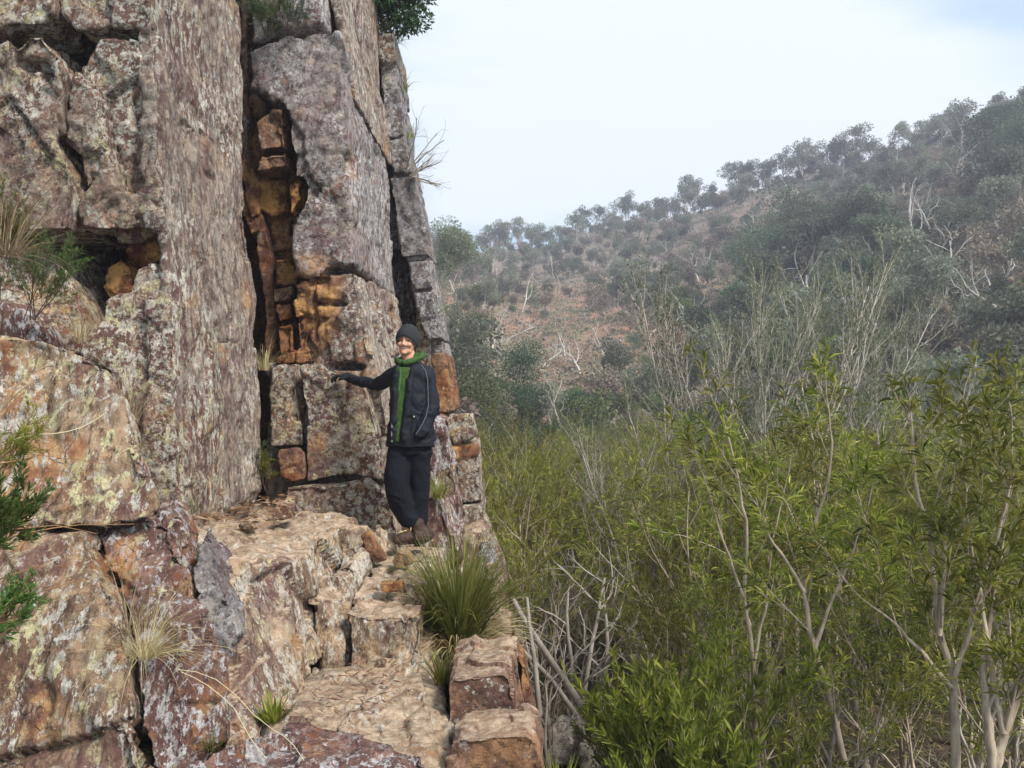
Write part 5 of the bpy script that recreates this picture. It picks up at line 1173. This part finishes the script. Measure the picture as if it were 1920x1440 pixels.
# beanie: cap following the skull, lower at the back, rolled grey rim
def beanie():
    V, Fc = [], []; n = 36; m = 14
    for i in range(m + 1):
        f = i / m
        for j in range(n):
            ph = 2 * math.pi * j / n; x, y = math.cos(ph), math.sin(ph)      # y=-1 is the front
            z0 = .044 - .085 * (.5 + .5 * y) ** .8 - .030 * abs(x) ** 2 * (y < .4)
            el0 = math.asin(max(-.9, min(.95, (z0 - .03) / .112))); el = el0 + (math.pi / 2 - el0) * f
            k = math.cos(el); V.append(h_(.0865 * k * x * (1.0 + .02 * (1 - f)), .012 + .104 * k * y, .030 + .108 * math.sin(el) + .004 * math.sin(9 * f)))
    for i in range(m):
        for j in range(n): a = i * n + j; b = i * n + (j + 1) % n; Fc.append((a, b, b + n, a + n))
    rim = [tuple(V[j]) for j in range(n)] + [tuple(V[0])]
    return V, Fc, rim
V, Fc, rim = beanie(); b_ = link('beanie', mesh_np('beanie', [tuple(v) for v in V], np.array(Fc)), BEAN, man)
sl = b_.modifiers.new('thick', 'SOLIDIFY'); sl.thickness = .006; sl.offset = 1
V, T = tube(rim, [.0055] * len(rim), 6); link('rim', mesh_np('rim', V, T), GREYC, b_)

# hoodie: chest, collar roll and hood lying on the shoulder
blob('hoodie', [limb([q_(759, 690, -.045), q_(756, 720, -.055), q_(753, 760, -.060), q_(748, 800, -.060), q_(747, 828, -.06)], [(.085, .068), (.082, .074), (.076, .078), (.058, .078), (.040, .074)], 18, 4, False),
     limb([q_(744, 674, -.02), q_(753, 680, -.075), q_(768, 678, -.08), q_(786, 671, -.03), q_(792, 667, .05)], [.020, .024, .023, .024, .027]),
     limb([q_(744, 678, -.02), q_(758, 672, .07), q_(780, 668, .08), q_(792, 666, .05)], [.022, .026, .030, .030]), limb([q_(768, 690, .02), q_(770, 670, .03)], [.07, .06])], .007, GREEN, wr=.003, wsc=16)
# jacket
tor = limb([q_(770, 688, .02), q_(771, 702, .01), q_(772, 735, .0), q_(771, 780, .0), q_(770, 815, -.005), q_(770, 836, -.005)], [(.105, .085), (.162, .112), (.174, .128), (.172, .128), (.180, .138), (.187, .146)], 26, 4, False)
jk, JV, JQ = blob('jacket', [tor, limb([S_R, S_R.lerp(E_R, .5), E_R, E_R.lerp(W_R, .5), W_R], [.068, .058, .050, .044, .036]), limb([S_L, S_L.lerp(E_L, .5), E_L, E_L.lerp(W_L, .5), W_L, q_(786, 813, -.15)], [.070, .062, .060, .056, .050, .036]),
     limb([q_(748, 686, -.03), q_(745, 700, -.09), q_(741, 740, -.118), q_(739, 790, -.118), q_(737, 826, -.12)], [.022, .026, .024, .022, .020]),
     limb([q_(787, 684, -.02), q_(772, 700, -.095), q_(767, 740, -.132), q_(760, 790, -.136), q_(757, 826, -.138)], [.024, .028, .026, .022, .020])], .0085, NAVY, wr=.010, wsc=12, wdir=(1, 1, .9))
jb = BVHTree.FromPolygons([tuple(v) for v in JV], [tuple(f) for f in JQ])
def on_j(px, py, out=.003):
    t = q_(px, py, 0); r = jb.ray_cast(Vector((t.x, -1, t.z)), Vector((0, 1, 0))); return (r[0] if r[0] else t) - Vector((0, out, 0))
V, T = tube([tuple(on_j(*v, .006)) for v in [(783, 680), (792, 685), (800, 695), (804, 712), (805, 735), (806, 760), (803, 778), (797, 792), (791, 803), (785, 812)]], [.0028] * 10, 6); link('piping', mesh_np('piping', V, T), GREYC, jk)
for v in ((762, 729), (780, 780)): small('press_stud', ell(on_j(*v), (.007, .004, .007), 10, 8), plain_mat('stud', (.5, .5, .5), None, .4, bump=0), jk)
V, T = tube([tuple(on_j(*v)) for v in [(776, 772), (779, 790), (776, 812)]], [.003, .003, .003], 6); link('pocket_edge', mesh_np('pocket_edge', V, T), NAVY, jk)
V, T = tube([tuple(on_j(*v, .002)) for v in [(728, 829), (745, 833), (770, 835), (795, 833), (809, 829)]], [.004] * 5, 6); link('hem', mesh_np('hem', V, T), NAVY, jk)
blob('shirt', [limb([q_(735, 788, -.125), q_(735, 828, -.13)], [(.009, .014), (.010, .014)])], .004, plain_mat('pale_shirt', (.20, .22, .22), None, .9), wr=0)
V, T = tube([tuple(q_(752, 690, -.135)), tuple(q_(750, 712, -.148)), tuple(q_(749, 732, -.152))], [.0025] * 3, 6); link('drawstring', mesh_np('drawstring', V, T), plain_mat('drawstring', (.10, .25, .12)), man)

# trousers: wide, gathered at the ankle
blob('trousers', [limb([q_(768, 822, 0), q_(768, 850, 0)], [(.145, .112), (.150, .115)], 22, 4, False),
     limb([q_(751, 845, 0), q_(745, 880, -.03), q_(744, 912, -.05), q_(754, 945, -.01), q_(766, 970, .0), q_(774, 980, .0)], [(.098, .10), (.098, .105), (.094, .105), (.094, .10), (.082, .085), (.064, .07)], 18),
     limb([q_(788, 845, .01), q_(786, 880, .03), q_(785, 915, .05), q_(784, 950, .06), q_(784, 974, .07), q_(786, 986, .07)], [(.095, .10), (.090, .10), (.084, .10), (.080, .09), (.072, .08), (.060, .07)], 18)], .0085, TROU, wr=.0065, wsc=11, wdir=(1, 1, .75))
# boots: front one pointing left, the other half hidden behind it
def boot(heel, toe, ank, sc=1.0):
    d = (toe - heel); d.z = 0; d.normalize(); up = Vector((0, 0, 1))
    b, V_, Q_ = blob('boot', [limb([ank + up * .035, ank], [.050 * sc, .052 * sc]), limb([ank - up * .0, heel + up * .05 * sc], [.050 * sc, .044 * sc]), limb([heel + up * .045 * sc + d * .02, heel.lerp(toe, .5) + up * .050 * sc, heel.lerp(toe, .8) + up * .034 * sc, toe + up * .030 * sc - d * .03], [.043 * sc, .045 * sc, .040 * sc, .032 * sc])], .006, BOOT, wr=.003, wsc=25)
    blob('sole', [limb([heel + up * .014, heel.lerp(toe, .4) + up * .012, heel.lerp(toe, .8) + up * .012, toe + up * .014 - d * .028], [(.014, .043), (.013, .040), (.013, .044), (.013, .036)]) if abs(d.x) < .5 else
         limb([heel + up * .012 + d * .01, heel.lerp(toe, .4) + up * .011, heel.lerp(toe, .8) + up * .011, toe + up * .012 - d * .028], [.016, .015, .015, .015]),
         ell(heel.lerp(toe, .75) + up * .010, (.055, .040, .014)), ell(heel.lerp(toe, .2) + up * .010, (.050, .038, .014))], .005, SOLE, b)
    bv = BVHTree.FromPolygons([tuple(v) for v in V_], [tuple(f) for f in Q_]); pts = []
    for i in range(7):
        c = heel.lerp(toe, .42 + .065 * i) + up * .2; s_ = .012 * (1 if i % 2 else -1); c += Vector((-d.y, d.x, 0)) * (s_ - .012)
        r = bv.ray_cast(c, Vector((0, 0, -1)));
        if r[0]: pts.append(tuple(r[0] + up * .003))
    if len(pts) > 3: V, T = tube(pts, [.005] * len(pts), 6); link('laces', mesh_np('laces', V, T), LACE, b)
boot(q_(799, 1018, .0), q_(738, 1021, -.13), q_(783, 990, .0), 1.12)
boot(q_(806, 1014, .14), q_(762, 1014, .10), q_(792, 992, .09), .95)
# gloved hand lying on the top of the block: palm and five bent fingers
fd = (hand_c - W_R).normalized()
gl = [limb([W_R + fd * -.02, W_R, hand_c], [.036, .032, .030]), ell(hand_c + Vector((-.012, 0, -.002)), (.040, .042, .021))]
for k, (oy, ln_, dz) in enumerate([(-.033, .060, -.012), (-.012, .068, -.006), (.010, .066, -.004), (.030, .054, -.004)]):
    a = hand_c + Vector((-.038, oy, .002)); b = a + Vector((-ln_ * .42, 0, .006 + dz * .2)); c = b + Vector((-ln_ * .34, 0, -.012 + dz)); e = c + Vector((-ln_ * .16, .0, -.022))
    gl.append(limb([a, b, c, e], [.0105, .010, .0092, .0082], 10, 3))
gl.append(limb([hand_c + Vector((.010, -.034, -.004)), hand_c + Vector((-.012, -.056, -.010)), hand_c + Vector((-.036, -.060, -.020))], [.0125, .011, .0095], 10, 3))
hb = hand_c.copy(); gl = [([hb + (v - hb) * 1.22 for v in V_], F_) for V_, F_ in gl]
blob('glove', gl, .0045, GLOV, sm=2, wr=.0012, wsc=40)
# ------------------------------------------------------------------ the air of the valley
hv = np.array([[x, y, z] for x in (-240, 240) for y in (-8, 250) for z in (-4, 62)], float)
hq = np.array([[0, 1, 3, 2], [4, 6, 7, 5], [0, 4, 5, 1], [2, 3, 7, 6], [0, 2, 6, 4], [1, 5, 7, 3]])
hm = bpy.data.materials.new('haze_air'); hm.use_nodes = True
for n_ in list(hm.node_tree.nodes):
    if n_.type == 'BSDF_PRINCIPLED': hm.node_tree.nodes.remove(n_)
pv = hm.node_tree.nodes.new('ShaderNodeVolumePrincipled'); pv.inputs['Color'].default_value = (.80, .84, 1.0, 1); pv.inputs['Density'].default_value = (.0016)
pv.inputs['Anisotropy'].default_value = .2
hm.node_tree.links.new(pv.outputs[0], hm.node_tree.nodes['Material Output'].inputs['Volume'])
hz = link('haze', mesh_np('haze', hv, hq, False), hm); tag(hz, kind='stuff', label='pale bluish haze hanging in the valley air', cat='haze')
